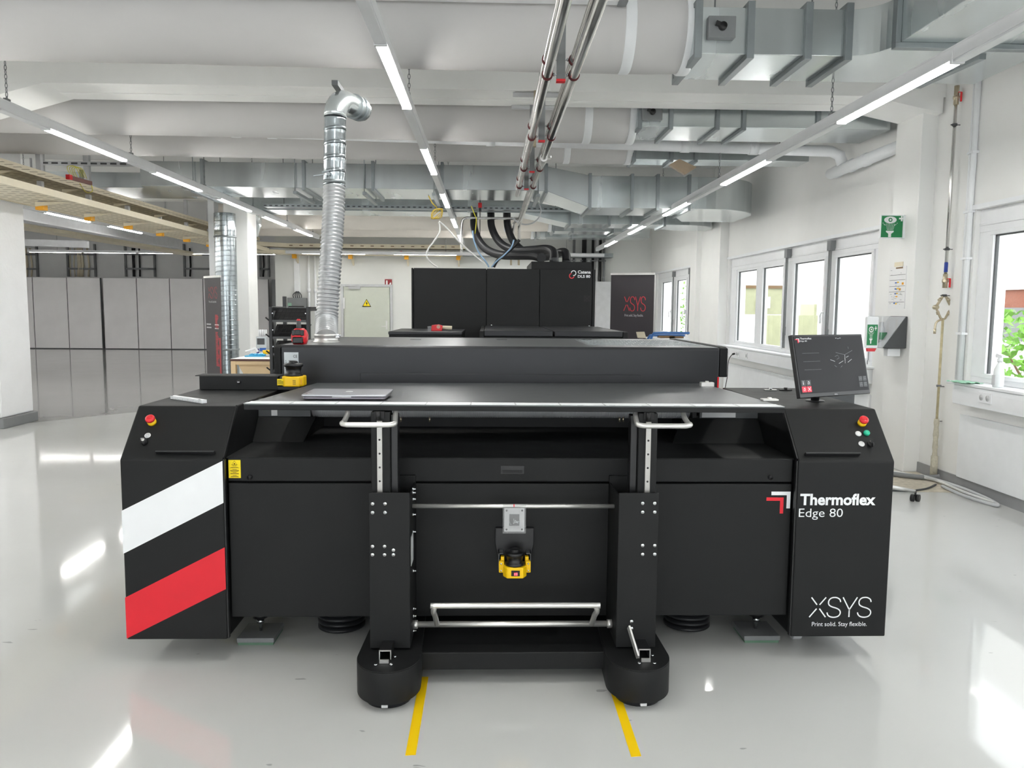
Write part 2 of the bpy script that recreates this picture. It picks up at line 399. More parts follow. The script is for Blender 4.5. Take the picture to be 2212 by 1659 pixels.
# ---- windows: fixed frame, sashes with glass, handles and vent rods
def window(n, y0, y1, panes, z0=.95, z1=2.42, handles=(), rods=()):
    w = bpy.data.objects.new('window_%d' % n, None); COL.objects.link(w); w.location = (RX+.1, (y0+y1)/2, z0); w['kind'] = 'structure'
    fr = MB(); ys = sorted([y0]+[v for a, b, *_ in panes for v in (a, b)]+[y1])
    gz0, gz1 = 1.03, 2.19
    fr.box(RX+.04, y0, z0, RX+.13, y1, gz0-.035); fr.box(RX+.04, y0, gz1+.035, RX+.13, y1, z1)
    e = [y0]
    for a, b, *_ in sorted(panes): e += [a-.05, b+.05]
    e.append(y1)
    for a, b in zip(e[::2], e[1::2]):
        if b > a: fr.box(RX+.04, a, gz0-.036, RX+.13, b, gz1+.036)
    fr.box(RX+.03, y0, 2.28, RX+.045, y1, 2.30)
    fr.build('window_frame', 'frame', w, .005)
    for a, b, op in panes:
        s = MB(); t = .055; za, zb = gz0-.035, gz1+.035
        xx = RX+(.02 if op else .05)
        s.box(xx, a-.05, za, xx+.06, b+.05, gz0); s.box(xx, a-.05, gz1, xx+.06, b+.05, zb)
        s.box(xx, a-.05, gz0, xx+.06, a, gz1); s.box(xx, b, gz0, xx+.06, b+.05, gz1)
        so = s.build('sash', 'frame', w, .004)
        g = MB().box(xx+.025, a, gz0, xx+.03, b, gz1).build('pane', 'glass', w); g.parent = so
        sl = MB().box(xx+.02, a, gz0, xx+.045, a+.012, gz1).box(xx+.02, b-.012, gz0, xx+.045, b, gz1).box(xx+.02, a, gz1-.012, xx+.045, b, gz1)
        gs = sl.build('gasket', 'dgrey', w); gs.parent = so
    for y, z in handles:
        h = MB().box(RX-.02, y-.014, z-.04, RX+.02, y+.014, z+.04).tube([(RX-.02, y, z), (RX-.05, y, z+.005), (RX-.055, y+.02, z-.03), (RX-.052, y+.022, z-.13)], .011, 8)
        h.build('handle', 'white', w)
    for y in rods:
        r = MB()
        for k in range(3): r.cyl((RX-.01, y-.04+.035*k, 2.36), (RX-.01, y-.035+.035*k, 1.02), .006, 6)
        r.box(RX-.03, y-.05, 2.28, RX+.03, y+.05, 2.40); r.box(RX-.02, y-.04, 1.2, RX+.0, y-.02, 1.32); r.box(RX-.02, y+.01, 1.12, RX, y+.03, 1.24)
        r.build('vent_rod', 'mgrey', w)
    MB().box(RX-.15, y0-.05, .925, RX+.12, y1+.05, .95).build('window_sill', 'white', w, .006)
    return w
window(1, .5, 6.73, [(5.1, 6.51, 1), (3.5, 4.85, 1), (2.0, 3.3, 1), (.7, 1.85, 1)], handles=((4.95, 1.55),))
window(2, 8.42, 13.68, [(8.61, 9.49, 1), (9.83, 10.79, 1), (11.21, 12.04, 1), (12.41, 13.34, 0)], handles=((9.68, 1.52),), rods=(11.0, 9.6))
window(3, 16.2, 19.6, [(16.75, 17.6, 1), (18.1, 19.1, 1)], handles=((16.7, 1.5), (17.95, 1.5)), rods=(16.35, 17.8))
window(4, -4.6, -.6, [(-4.4, -3.2, 0), (-3.0, -1.9, 0), (-1.7, -.8, 0)])

for i, (a, b) in enumerate(ADDED_WINDOWS):  # unseen glazing added behind the camera for light on the machine front
    w = bpy.data.objects.new('window_%d' % (5+i), None); COL.objects.link(w); w.location = ((a+b)/2, -8.1, .4); w['kind'] = 'structure'
    m_ = (a+b)/2
    MB().box(a, -8.14, .4, b, -8.06, .46).box(a, -8.14, 3.24, b, -8.06, 3.3).box(a, -8.14, .46, a+.06, -8.06, 3.24).box(b-.06, -8.14, .46, b, -8.06, 3.24).box(m_-.03, -8.14, .46, m_+.03, -8.06, 3.24).build('window_frame', 'frame', w)
    for p, q in ((a+.06, m_-.03), (m_+.03, b-.06)): MB().box(p, -8.105, .46, q, -8.1, 3.24).build('pane', 'glass', w)

# ---- cable trunking below the sills, and sockets
for i, (a, b, lab) in enumerate(((.5, 6.68, 'white cable trunking under the sill of the window holding the spray bottle'), (8.4, 13.7, 'white cable trunking under the four-pane window behind the monitor'))):
    t = thing('cable_trunking', lab, 'trunking', (RX-.07, (a+b)/2, .76))
    MB().box(RX-.14, a, .76, RX, b, .922).build('trunking_body', 'white', t, .006)
    MB().box(RX-.143, a, .785, RX-.139, b, .885).build('trunking_cover', 'frame', t)
def socket(y, z, n, lab, g=None):
    s = thing('wall_socket', lab, 'socket', (RX-.145, y, z-.045), g)
    MB().rbox(-.04*n, -.045, .04*n, .045, 0, .008, .006)
    mb = MB().box(RX-.153, y-.041*n, z-.043, RX-.143, y+.041*n, z+.043); mb.build('faceplate', 'frame', s, .003)
    for k in range(n):
        yy = y-.041*n+.041+.082*k
        o = MB(); o.lathe((RX-.153, yy, z), [(.024, 0), (.024, .004), (.019, .0042), (.018, .0005)], (-1, 0, 0), 18); o.build('outlet', 'lgrey', s)
        q = MB(); q.cyl((RX-.1535, yy-.009, z), (RX-.156, yy-.009, z), .004, 6).cyl((RX-.1535, yy+.009, z), (RX-.156, yy+.009, z), .004, 6); q.build('contact_hole', 'ink', s)
    return s
socket(6.22, .856, 2, 'white double socket in the trunking under the spray bottle')
socket(13.15, .84, 2, 'white double socket in the trunking, furthest along behind the machine hood')
socket(12.6, .84, 2, 'white double socket with the black plug in it, behind the machine hood')
socket(12.15, .84, 1, 'white single socket beside the one with the black plug')
cord = MB(); P0 = V((RX-.16, 12.7, .84))
pl = thing('power_cord', 'thin black power cord hanging from the wall socket behind the machine hood', 'cord', P0)
MB().cyl(P0, P0+V((-.04, 0, -.01)), .016, 10).build('plug', 'black2', pl)
MB().tube(catmull([P0+V((-.04, 0, -.01)), P0+V((-.1, 0, -.12)), P0+V((-.12, -.02, -.4)), P0+V((-.2, -.1, -.7)), P0+V((-.22, -.1, -.84))], 6), .006, 6).build('cable', 'ink', pl)

# ---- back wall door
d = bpy.data.objects.new('door_1', None); COL.objects.link(d); d['kind'] = 'structure'
A = at(737, 620, Y=20.3); B = at(848, 620, Y=20.3); d.location = ((A.x+B.x)/2, 20.3, 0)
fr = MB().box(A.x, 20.24, 0, A.x+.06, 20.3, 2.12).box(B.x-.06, 20.24, 0, B.x, 20.3, 2.12).box(A.x+.06, 20.24, 2.06, B.x-.06, 20.3, 2.12)
fr.build('door_frame', 'lgrey', d, .004)
MB().box(A.x+.07, 20.255, .01, B.x-.07, 20.3, 2.05).build('door_leaf', 'door', d, .004)
MB().box(A.x+.2, 20.2, 2.0, A.x+.5, 20.255, 2.06).bar((A.x+.36, 20.18, 2.07), (A.x+.14, 20.1, 2.085), .03, .02).build('door_closer', 'lgrey', d)
MB().box(B.x-.17, 20.24, .98, B.x-.13, 20.255, 1.2).bar((B.x-.15, 20.21, 1.06), (B.x-.28, 20.21, 1.06), .02, .02).cyl((B.x-.15, 20.25, 1.06), (B.x-.15, 20.2, 1.06), .01, 8).build('door_handle', 'brushed', d)
MB().box(A.x+.06, 20.235, 1.5, A.x+.1, 20.24, 1.78).build('hinge_label', 'paper', d)

# warning triangle on the door
p = at(792, 655, Y=20.25)
w = thing('high_voltage_sign', 'yellow lightning warning triangle on the pale door', 'sign', (p.x, 20.25, p.z-.1))
tri = lambda s, y: [(p.x-s, y, p.z-s*.8), (p.x+s, y, p.z-s*.8), (p.x, y, p.z+s*.95)]
MB().prism(tri(.115, 20.25), (0, -.004, 0)).build('border', 'ink', w)
MB().prism(tri(.09, 20.246), (0, -.003, 0)).build('face', 'ylabel', w)
MB().prism([(p.x+.01, 20.242, p.z+.06), (p.x-.025, 20.242, p.z-.012), (p.x, 20.242, p.z-.008), (p.x-.012, 20.242, p.z-.062), (p.x+.03, 20.242, p.z+.008), (p.x+.004, 20.242, p.z+.006)], (0, -.002, 0)).build('lightning_bolt', 'ink', w)
# fire extinguisher sign
p = at(839, 611, Y=20.28)
w = thing('fire_extinguisher_sign', 'small red fire extinguisher sign above the door corner', 'sign', (p.x, 20.29, p.z-.09))
MB().box(p.x-.09, 20.275, p.z-.09, p.x+.09, 20.3, p.z+.09).build('plate', mat('sign_red', (150, 40, 46), .5), w)
s = MB().box(p.x-.06, 20.272, p.z-.06, p.x-.02, 20.274, p.z+.03).cyl((p.x-.04, 20.274, p.z+.045), (p.x-.04, 20.271, p.z+.045), .02, 10)
s.prism([(p.x+.02, 20.273, p.z-.06), (p.x+.06, 20.273, p.z-.06), (p.x+.075, 20.273, p.z-.01), (p.x+.06, 20.273, p.z+.02), (p.x+.045, 20.273, p.z-.01), (p.x+.035, 20.273, p.z+.0)], (0, -.002, 0))
s.build('pictogram', 'paper', w)

# ------------------------------------------------------------------ outside the windows
struct(MB().box(4.6, -20, -.35, 30, 50, -.3), 'ground', 'ground')
fb = thing('neighbour_building', 'white rendered building outside the windows with window reflection painted as a brick band', 'building', (13.4, 28, -.3))
MB().box(13, 9, -.3, 14, 48, 8).build('wall', 'facade', fb)
MB().box(12.97, 15.6, 1.66, 13.0, 19.9, 2.1).build('reflection_band', 'reddish', fb)  # red reflection in the window glass, painted as a strip of colour
for k in range(6):
    y = 15.4+k*1.5
    q = MB().box(12.9, y, .8, 12.96, y+.12, 2.14).box(12.9, y, .72, 12.96, y+1.5, .84).box(12.9, y, 2.1, 12.96, y+1.5, 2.2); f = q.build('window', 'frame', fb)
    MB().box(12.94, y+.12, .84, 12.965, y+1.5, 1.66).build('pane', 'mgrey', fb).parent = f
MB().box(12.9, 31, -.3, 13.0, 32.4, 1.8).build('door', 'contain', fb)
cn = thing('shipping_container', 'pale yellow-green container outside behind corrugated sheets', 'container', (7.6, 22.2, -.3))
MB().box(6.6, 20.8, -.3, 7.85, 25, 2.15).build('body', 'contain', cn, .02)
MB().box(6.55, 20.75, 2.12, 7.9, 25.05, 2.2).build('roof_edge', 'brown', cn)
MB().box(7.1, 20.6, 1.6, 7.4, 20.8, 1.9).build('lamp_box', 'lgrey', cn)
def sheet(x, y, rot, lab, m):
    mb = MB(); n = 16
    pts = [(-.8+1.6*i/(n-1), .04*(1 if (i//2) % 2 else -1), 0) for i in range(n)]
    vs = [V(p) for p in pts]+[V(p)+V((0, 0, 1.75)) for p in pts]
    vs += [q+V((0, .012, 0)) for q in vs[:n]]+[q+V((0, .012, 0)) for q in vs[n:2*n]]
    fs = [(i, i+1, n+i+1, n+i) for i in range(n-1)]+[(2*n+i+1, 2*n+i, 3*n+i, 3*n+i+1) for i in range(n-1)]+[(n+i, n+i+1, 3*n+i+1, 3*n+i) for i in range(n-1)]
    R = Matrix.Rotation(rot, 3, 'Z')
    mb.add([R @ q+V((x, y, -.3)) for q in vs], fs)
    return solo(mb, 'corrugated_sheet', m, lab, 'sheet')
sheet(6.3, 18.2, .5, 'white corrugated sheet standing outside the window nearest the stepped pilaster', 'frame')
sheet(6.2, 16.0, .45, 'yellowish corrugated sheet standing outside, seen through the second pane', 'contain')
def bush(x, y, h, r, n, lab, seed):
    R = random.Random(seed); mb = MB()
    t = thing('shrub', lab, 'shrub', (x, y, -.3))
    st = MB()
    for k in range(7):
        a = R.uniform(0, 2*pi); q = V((x+cos(a)*r*.6, y+sin(a)*r*.6, -.3+h*.8)); st.tube([(x, y, -.3), (x+(q.x-x)*.4, y+(q.y-y)*.4, h*.3), q], [.03, .02, .008], 6)
    st.build('stems', 'brown', t)
    for k in range(n):
        u = R.random(); a = R.uniform(0, 2*pi); rr = r*math.sqrt(R.random())*(.55+.45*sin(pi*min(.95, u+.1)))
        c = V((x+cos(a)*rr, y+sin(a)*rr*1.6, -.2+u*h)); d = V((R.uniform(-1, 1), R.uniform(-1, 1), R.uniform(-.3, .8))).normalized()
        s = d.cross(V((R.uniform(-1, 1), R.uniform(-1, 1), .3))).normalized(); L = R.uniform(.08, .15)
        mb.add([c, c+d*L*.5+s*L*.3, c+d*L, c+d*L*.5-s*L*.3], [(0, 1, 2, 3)])
    lf = mb.build('foliage', 'leaf', t); lf['kind'] = 'stuff'
bush(6.4, 8.6, 1.75, .9, 1500, 'leafy green shrub outside the window beside the spray bottle', 3)
bush(6.6, 4.6, 1.55, 1.1, 1500, 'leafy green shrub outside, nearer along the window wall', 4)
bush(7.2, 27.5, 2.6, .8, 700, 'green shrub outside the far window behind the dark banner', 5)
# ------------------------------------------------------------------ the plate imaging machine
XC = .1075
mc = thing('plate_imager', 'long black plate imaging machine with striped side cabinet filling the middle of the room', 'machine', (XC, 4.4, 0))
def cabinet(name, x0, x1):
    prof = [(3.32, .112), (3.32, .9), (3.515, 1.105), (4.46, 1.105), (4.46, .112)]
    return MB().prism([(x0, y, z) for y, z in prof], (x1-x0, 0, 0)).build(name, 'black', mc, .006)
LX0, LX1, RX0, RX1 = -1.553, -1.124, 1.343, 1.766
lc = cabinet('left_cabinet', LX0, LX1); rc = cabinet('right_cabinet', RX0, RX1)
def sub(mb, name, m, par, bevel=0.0):
    o = mb.build(name, m, mc, bevel); o.parent = par; return o
yf = 3.3195
sub(MB().prism([(LX0, yf, .680), (LX0, yf, .493), (LX1, yf, .715), (LX1, yf, .896)], (0, -.0012, 0)), 'white_stripe', 'white', lc)
sub(MB().prism([(LX0, yf, .300), (LX0, yf, .118), (LX1, yf, .337), (LX1, yf, .521)], (0, -.0012, 0)), 'red_stripe', 'red', lc)
NB = V((0, -.205, .195)).normalized()           # outward normal of the sloped control faces
def onbevel(px, py):
    d = at(px, py, Y=4)-EYE; q = V((0, 3.32, .9)); t = (q-EYE).dot(NB)/d.dot(NB); return EYE+d*t
def estop(px, py, par):
    p = onbevel(px, py)
    sub(MB().lathe(p, [(.019, 0), (.019, .012), (.014, .014), (.014, .022)], NB, 20), 'emergency_stop_collar', 'yellow', par)
    sub(MB().lathe(p, [(.012, .020), (.019, .023), (.0205, .029), (.019, .035), (.011, .038), (.010, .036), (.0, .036)], NB, 22), 'emergency_stop_button', 'redbtn', par)
estop(329, 913, lc); estop(1861, 915, rc)
def disc(px, py, r, par, name, m, h=.002): sub(MB().lathe(onbevel(px, py), [(r, 0), (r, h), (0, h)], NB, 20), name, m, par)
disc(319, 941, .013, lc, 'label_disc', 'paper'); disc(319, 941, .010, lc, 'disc_face', 'lgrey', .0026)
p = onbevel(313, 957)
sub(MB().lathe(p, [(.013, 0), (.013, .012), (.011, .014), (.011, .026), (0, .026)], NB, 18), 'key_switch', 'black2', lc)
sub(MB().lathe(p, [(.007, .0262), (.007, .028), (0, .028)], NB, 14).bar(p+NB*.028, p+NB*.036, .012, .003), 'key_lock', 'brushed', lc)
disc(1854, 937, .0135, rc, 'label_disc', 'paper'); disc(1861, 959, .0135, rc, 'label_disc', 'paper')
sub(MB().lathe(onbevel(1871, 937), [(.0135, 0), (.0135, .010), (.011, .014), (0, .015)], NB, 20), 'green_button', 'gbtn', rc)
p = onbevel(1880, 960)
sub(MB().lathe(p, [(.014, 0), (.014, .006), (.012, .012), (0, .012)], NB, 18).bar(p+NB*.014+V((.006, .008, .008)), p+NB*.02-V((.004, .01, .012)), .009, .022), 'rotary_switch', 'black2', rc)
for x0, x1, par in ((-1.407, -1.158, lc), (1.376, 1.618, rc)):
    b = V((0, 3.34, .922)); u = V((0, .195, .205)).normalized()
    mb = MB(); o = V((x0, 0, 0))+V((0, 3.338, .919))
    mb.prism([o, o+NB*.022, o+NB*.024+u*.008, o+u*.012], (x1-x0, 0, 0)); sub(mb, 'pen_ledge', 'black2', par, .003)
# bolted edge strips along the inner sides of both cabinets
for x, par in ((LX1, lc), (RX0-.006, rc)):
    mb = MB().box(x, 3.325, .115, x+.006, 3.345, .9).bar((x+.003, 3.33, .905), (x+.003, 3.52, 1.104), .006, .016); sub(mb, 'edge_strip', 'black2', par)
# lettering on the right cabinet and marks beside it
tx = MB(); yl = 3.3195
tx.text('Thermoflex', (1.357, yl, .706), XD, ZD, .333, .052, bold=.032, depth=.001)
sub(tx, 'name_lettering', 'white', rc); tx = MB()
tx.text('Edge 80', (1.354, yl, .642), XD, ZD, .194, .050, bold=-.004, depth=.001)
sub(tx, 'model_lettering', 'white', rc); tx = MB()
tx.text('Print solid. Stay flexible.', (1.434, yl, .155), XD, ZD, .246, .026, bold=-.002, depth=.001)
sub(tx, 'slogan_lettering', 'white', rc); tx = MB()
mark(tx, (1.419, yl-.0, .202), XD, ZD, .276, .091, .0055)
sub(tx, 'maker_lettering', 'white', rc)
# centre front
up = MB().box(LX1+.008, 3.36, .799, RX0-.008, 3.40, .902).build('upper_front_panel', 'black', mc, .004)
lp = MB().box(LX1+.008, 3.36, .195, RX0-.008, 3.40, .791).build('lower_front_panel', 'black', mc, .004)
MB().box(LX1+.004, 3.40, .20, RX0-.004, 3.45, .88).build('inner_frame', 'dark', mc)
lg = MB()
a = .0135
lg.prism([(1.245, 3.36, .757), (1.330, 3.36, .757), (1.330, 3.36, .682), (1.314, 3.36, .682), (1.314, 3.36, .741), (1.245, 3.36, .741)][::-1], (0, -.0012, 0))
sub(lg, 'white_angle_mark', 'white', lp)
sub(MB().prism([(1.224, 3.36, .731), (1.300, 3.36, .731), (1.300, 3.36, .659), (1.285, 3.36, .659), (1.285, 3.36, .716), (1.224, 3.36, .716)][::-1], (0, -.0012, 0)), 'red_angle_mark', 'red', lp)
for px in (540, 1664):
    q = at(px, 1031, Y=3.36); sub(MB().lathe((q.x, 3.36, q.z), [(.011, 0), (.011, .006), (.007, .007), (.006, .003), (0, .003)], (0, -1, 0), 18), 'panel_latch', 'black2', up)
hx = at(1107, 1015, Y=3.36)
hm = MB().box(hx.x-.052, 3.3585, hx.z-.019, hx.x+.052, 3.362, hx.z+.019)
ho = sub(hm, 'pull_handle', 'black2', up, .002)
sub(MB().box(hx.x-.043, 3.3575, hx.z-.014, hx.x+.043, 3.3588, hx.z+.0), 'handle_recess', 'dark', up)
# yellow laser label
ll = sub(MB().box(-1.112, 3.358, .814, -1.061, 3.361, .892), 'laser_warning_label', 'ylabel', up)
lt = MB(); cx = -1.0865
lt.ribbon([(cx-.012, 3.358, .871), (cx+.012, 3.358, .871), (cx, 3.358, .889), (cx-.012, 3.358, .871), (cx+.012, 3.358, .871)], .002, (0, -1, 0), depth=.0006)
lt.lathe((cx, 3.358, .876), [(.003, 0), (.003, .0008), (0, .0008)], (0, -1, 0), 8)
for i, (wd_, z) in enumerate(((.016, .866), (.03, .861), (.04, .858), (.018, .852), (.036, .848), (.038, .8455), (.03, .843), (.016, .8385), (.034, .8345), (.036, .832), (.016, .825), (.03, .8215), (.036, .819))):
    lt.box(cx-wd_/2, 3.3572, z-.0008, cx+wd_/2, 3.3579, z+.0006)
sub(lt, 'label_print', mat('label_brown_ink', (96, 60, 16), .7), up)
# loading shelf, sloped fascia and the roll behind it
MB().box(LX1+.002, 3.362, .897, RX0-.002, 3.76, .904).build('loading_shelf', 'black', mc, .002)
for bl, br, tl, tr in ((LX1, -.882, LX1, -.843), (.893, RX0, .966, RX0)):
    MB().prism([(bl, 3.745, .904), (br, 3.745, .904), (tr, 3.85, 1.012), (tl, 3.85, 1.012)], (0, .012, .0)).build('sloped_fascia', 'black', mc, .002)
MB().box(LX1, 3.85, 1.012, -.87, 3.87, 1.1).box(1.05, 3.85, 1.012, RX0, 3.87, 1.1).build('upper_fascia', 'dgrey', mc, .002)
MB().box(1.06, 3.845, 1.016, 1.23, 3.85, 1.06).box(-1.06, 3.845, 1.016, -1.03, 3.85, 1.06).build('sensor_plate', 'lgrey', mc, .002)
cv = MB().box(-.9, 4.30, .85, 1.02, 4.32, 1.1).box(-.92, 3.76, .84, 1.05, 4.32, .897).box(-.92, 3.87, .9, -.90, 4.32, 1.09).box(1.02, 3.87, .9, 1.04, 4.32, 1.09); cv.build('inner_cavity', 'dark', mc)
pr = []; x = -.88
while x < 1.03: pr += [(.068, x), (.068, x+.006), (.065, x+.0065), (.065, x+.0085), (.068, x+.009)]; x += .0092
rl = MB().lathe((0, 3.975, 1.062), pr, (1, 0, 0), 28, smooth=False); rl.build('ribbed_roll', 'roll', mc)
MB().cyl((-.93, 3.975, 1.062), (-.88, 3.975, 1.062), .055, 20).cyl((1.03, 3.975, 1.062), (1.08, 3.975, 1.062), .055, 20).build('roll_bearing', 'dark', mc)
pins = MB()
for px in (866, 928, 1338, 1346):
    q = at(px, 908, Y=3.83); pins.cyl((q.x, 3.83, q.z-.008), (q.x, 3.83, q.z+.016), .005, 8)
pins.build('guide_pin', 'brass', mc)
# hood and rear body
HB = 5.72
hd = MB().prism([(-1.167, 4.46, 1.0), (-1.167, 4.46, 1.322), (-1.167, 4.475, 1.332), (-1.167, HB, 1.332), (-1.167, HB, 1.0)], (2.487, 0, 0)).build('hood', 'hood', mc, .005)
MB().prism([(-1.208, 4.46, .12), (-1.208, 4.46, 1.318), (-1.208, 4.50, 1.33), (-1.208, HB+.02, 1.33), (-1.208, HB+.02, .12)], (.038, 0, 0)).build('hood_end_panel', 'black', mc, .005)
MB().prism([(1.323, 4.46, 1.165), (1.323, 4.46, 1.33), (1.323, 4.50, 1.338), (1.323, HB+.02, 1.338), (1.323, HB+.02, 1.165)], (.046, 0, 0)).build('hood_end_panel', 'black', mc, .005)
MB().box(1.322, 4.6, 1.1, 1.36, HB, 1.166).build('wall_stand_in', 'white', mc); MB().box(1.312, 4.458, 1.1, 1.321, 4.6, 1.166).build('red_stand_in', 'redbtn', mc)  # white and red stand-ins for the background showing below the hood end
MB().box(-1.16, 4.47, .12, 1.31, HB, 1.02).build('rear_body', 'black', mc, .004)
MB().box(-.724, 4.452, 1.03, .872, 4.4605, 1.176).build('hood_flap', 'hood', mc, .003)
sub(MB().box(-1.163, 4.48, 1.3305, 1.318, HB-.005, 1.3332), 'hood_lid', 'hoodtop', hd, .001)
for px in (898, 1084, 1267):
    q = at(px, 733.5, Z=1.333); sub(MB().box(q.x-.036, q.y-.02, 1.3333, q.x+.036, q.y+.02, 1.3345), 'hood_slot', 'ink', hd)
vg = MB().box(.60, 4.70, 1.3322, 1.312, 5.46, 1.3338)
for i in range(16):
    for j in range(9): vg.box(.62+.042*i+.012*(j % 2), 4.72+.085*j, 1.3336, .65+.042*i+.012*(j % 2), 4.75+.085*j, 1.3355)
sub(vg, 'vent_grille', 'galv2', hd)
rp = MB().box(-1.15, 4.456, 1.12, -1.07, 4.4602, 1.292).build('rating_plate', 'label', mc)
pt = MB().text('CE', (-1.098, 4.455, 1.262), XD, ZD, .022, .016, depth=.0012)
for i in range(13):
    z = 1.245-.0092*i; pt.box(-1.145, 4.4545, z-.001, -1.145+(.012 if i % 2 else .008), 4.4555, z+.001); pt.box(-1.125, 4.4545, z-.0014, -1.125+(.04, .022, .03, .034, .015, .02, .016)[i % 7], 4.4555, z+.0014)
sub(pt, 'plate_print', 'ink', rp)
# console box on the left cabinet with its scanner
cb = MB().box(-1.532, 4.20, 1.106, -1.118, 4.33, 1.178).box(-1.56, 4.215, 1.176, -1.118, 4.34, 1.18).build('console_box', 'black', mc, .004)
q = at(516, 825, Y=4.2); sub(MB().lathe((q.x, 4.2, q.z), [(.011, 0), (.011, .008), (.009, .01), (0, .01)], (0, -1, 0), 18), 'console_button', 'black2', cb)
sub(MB().add([(q.x-.006, 4.189, q.z), (q.x, 4.189, q.z-.004), (q.x, 4.189, q.z+.004)], [(0, 1, 2)]).add([(q.x, 4.189, q.z), (q.x+.006, 4.189, q.z-.004), (q.x+.006, 4.189, q.z+.004)], [(0, 1, 2)]), 'button_symbol', 'paper', cb)
def scanner(x, y, z, s, side=False):
    """yellow laser scanner: z is the underside of its yellow body"""
    sc = MB()
    w = .054*s
    poly = [(x-w, y+.05*s), (x-w, y-.02*s), (x-w*.7, y-.05*s), (x+w*.7, y-.05*s), (x+w, y-.02*s), (x+w, y+.05*s)]
    sc.prism([(a, b, z) for a, b in poly], (0, 0, .052*s))
    b = sc.build('laser_scanner', 'yellow', mc, .006*s)
    d = MB().lathe((x, y, z+.05*s), [(.046*s, 0), (.046*s, .012*s), (.034*s, .016*s), (.040*s, .045*s), (.047*s, .05*s), (.047*s, .062*s), (.045*s, .064*s), (.022*s, .066*s), (.022*s, .074*s), (.018*s, .077*s), (0, .077*s)], (0, 0, 1), 28)
    sub(d, 'scanner_dome', 'black2', b)
    return b
sb = scanner(-1.035, 4.2, 1.128, 1.05)
lbl = sub(MB().box(-1.112, 4.16, 1.135, -1.062, 4.166, 1.168), 'yellow_notice', 'ylabel', sb)
pr_ = MB()
for i in range(4): pr_.box(-1.109, 4.1585, 1.142+.006*i, -1.109+(.03, .042, .036, .02)[i], 4.1595, 1.144+.006*i)
for i in range(4): pr_.box(-1.028, 4.1465, 1.14+.007*i, -1.012, 4.1475, 1.142+.007*i)
sub(pr_, 'notice_print', 'ink', sb); sub(MB().box(-.988, 4.150, 1.14, -.981, 4.153, 1.168), 'scanner_window', 'orange', sb)
MB().box(-1.118, 4.19, 1.106, -1.0, 4.31, 1.127).bar((-1.09, 4.24, 1.14), (-1.09, 4.24, 1.175), .05, .04).build('scanner_arm', 'black2', mc, .003)
# front scanner on its bracket between the trolley posts
qx = at(1112, 1225, Y=3.27); X0 = qx.x
br = MB().prism([(X0-.084, 3.335, .60), (X0+.084, 3.335, .60), (X0+.084, 3.335, .53), (X0+.062, 3.335, .43), (X0-.062, 3.335, .43), (X0-.084, 3.335, .53)], (0, .026, 0)).build('scanner_bracket', 'black2', mc, .003)
b = scanner(X0, 3.275, at(1112, 1252, Y=3.22).z, .92)
zb = at(1112, 1252, Y=3.22).z
ear = MB().box(X0-.068, 3.27, zb+.012, X0-.046, 3.30, zb+.062).box(X0+.046, 3.27, zb+.012, X0+.068, 3.30, zb+.062).box(X0-.06, 3.285, zb+.05, X0-.044, 3.31, zb+.078).box(X0+.044, 3.285, zb+.05, X0+.06, 3.31, zb+.078)
sub(ear, 'scanner_ear', 'yellow', b, .003)
for sx in (-1, 1):
    for zz in (.022, .052): sub(MB().lathe((X0+sx*.058, 3.27, zb+zz), [(.004, 0), (.004, .002), (0, .002)], (0, -1, 0), 10), 'scanner_screw', 'bolt', b)
sub(MB().box(X0-.070, 3.285, zb+.02, X0-.066, 3.335, zb+.094).box(X0+.066, 3.285, zb+.02, X0+.070, 3.335, zb+.094).box(X0-.07, 3.285, zb+.09, X0-.05, 3.335, zb+.094).box(X0+.05, 3.285, zb+.09, X0+.07, 3.335, zb+.094), 'scanner_cage', 'dgrey', b)
sub(MB().box(X0-.016, 3.227, zb+.012, X0+.020, 3.231, zb+.036), 'display', 'ink', b)
sub(MB().box(X0-.004, 3.225, zb+.016, X0+.002, 3.227, zb+.026).box(X0+.004, 3.225, zb+.016, X0+.010, 3.227, zb+.027), 'display_led', 'led', b)
# levelling feet, cushions, casters
for px, xw in ((555, -1.062), (1650, 1.285)):
    y = 3.60
    ft = MB().box(xw-.085, y-.09, .012, xw+.085, y+.09, .034).build('levelling_plate', 'mgrey', mc, .003)
    sub(MB().box(xw-.08, y-.085, .0, xw+.08, y+.085, .0118), 'rubber_pad', mat('green_pad_%d' % px, (96, 128, 108), .8), ft)
    sub(MB().cyl((xw, y, .034), (xw, y, .13), .008, 10), 'stud', 'bolt', ft)
    sub(MB().cyl((xw, y, .072), (xw, y, .09), .018, 6), 'nut', 'bolt', ft)
    sub(MB().cyl((xw, y, .10), (xw, y, .125), .035, 14), 'rubber_stop', 'black2', ft)
    sub(MB().box(xw-.085, y-.06, .122, xw+.085, y+.1, .2), 'foot_bracket', 'black2', ft, .015)
    sub(MB().box(xw-.012, y-.062, .175, xw+.008, y-.06, .187), 'sticker', 'ylabel', ft)
for px in (742, 1478):
    q = at(px, 1352, Y=3.75); cu = MB()
    for k in range(4): cu.lathe((q.x, 3.71, .012+.026*k), [(.09, 0), (.112, .006), (.112, .018), (.09, .024)], (0, 0, 1), 32)
    cu.cyl((q.x, 3.71, .0), (q.x, 3.71, .2), .055, 20); cu.build('air_cushion', 'rubber', mc)
def caster(x, y, m):
    c_ = MB().cyl((x-.022, y, .04), (x+.022, y, .04), .04, 24); w_ = c_.build('caster_wheel', m, mc, .006)
    sub(MB().box(x-.03, y-.02, .045, x+.03, y+.05, .116).cyl((x+.024, y, .04), (x+.03, y, .04), .02, 12), 'caster_fork', 'brushed' if m == 'lgrey' else 'dgrey', w_)
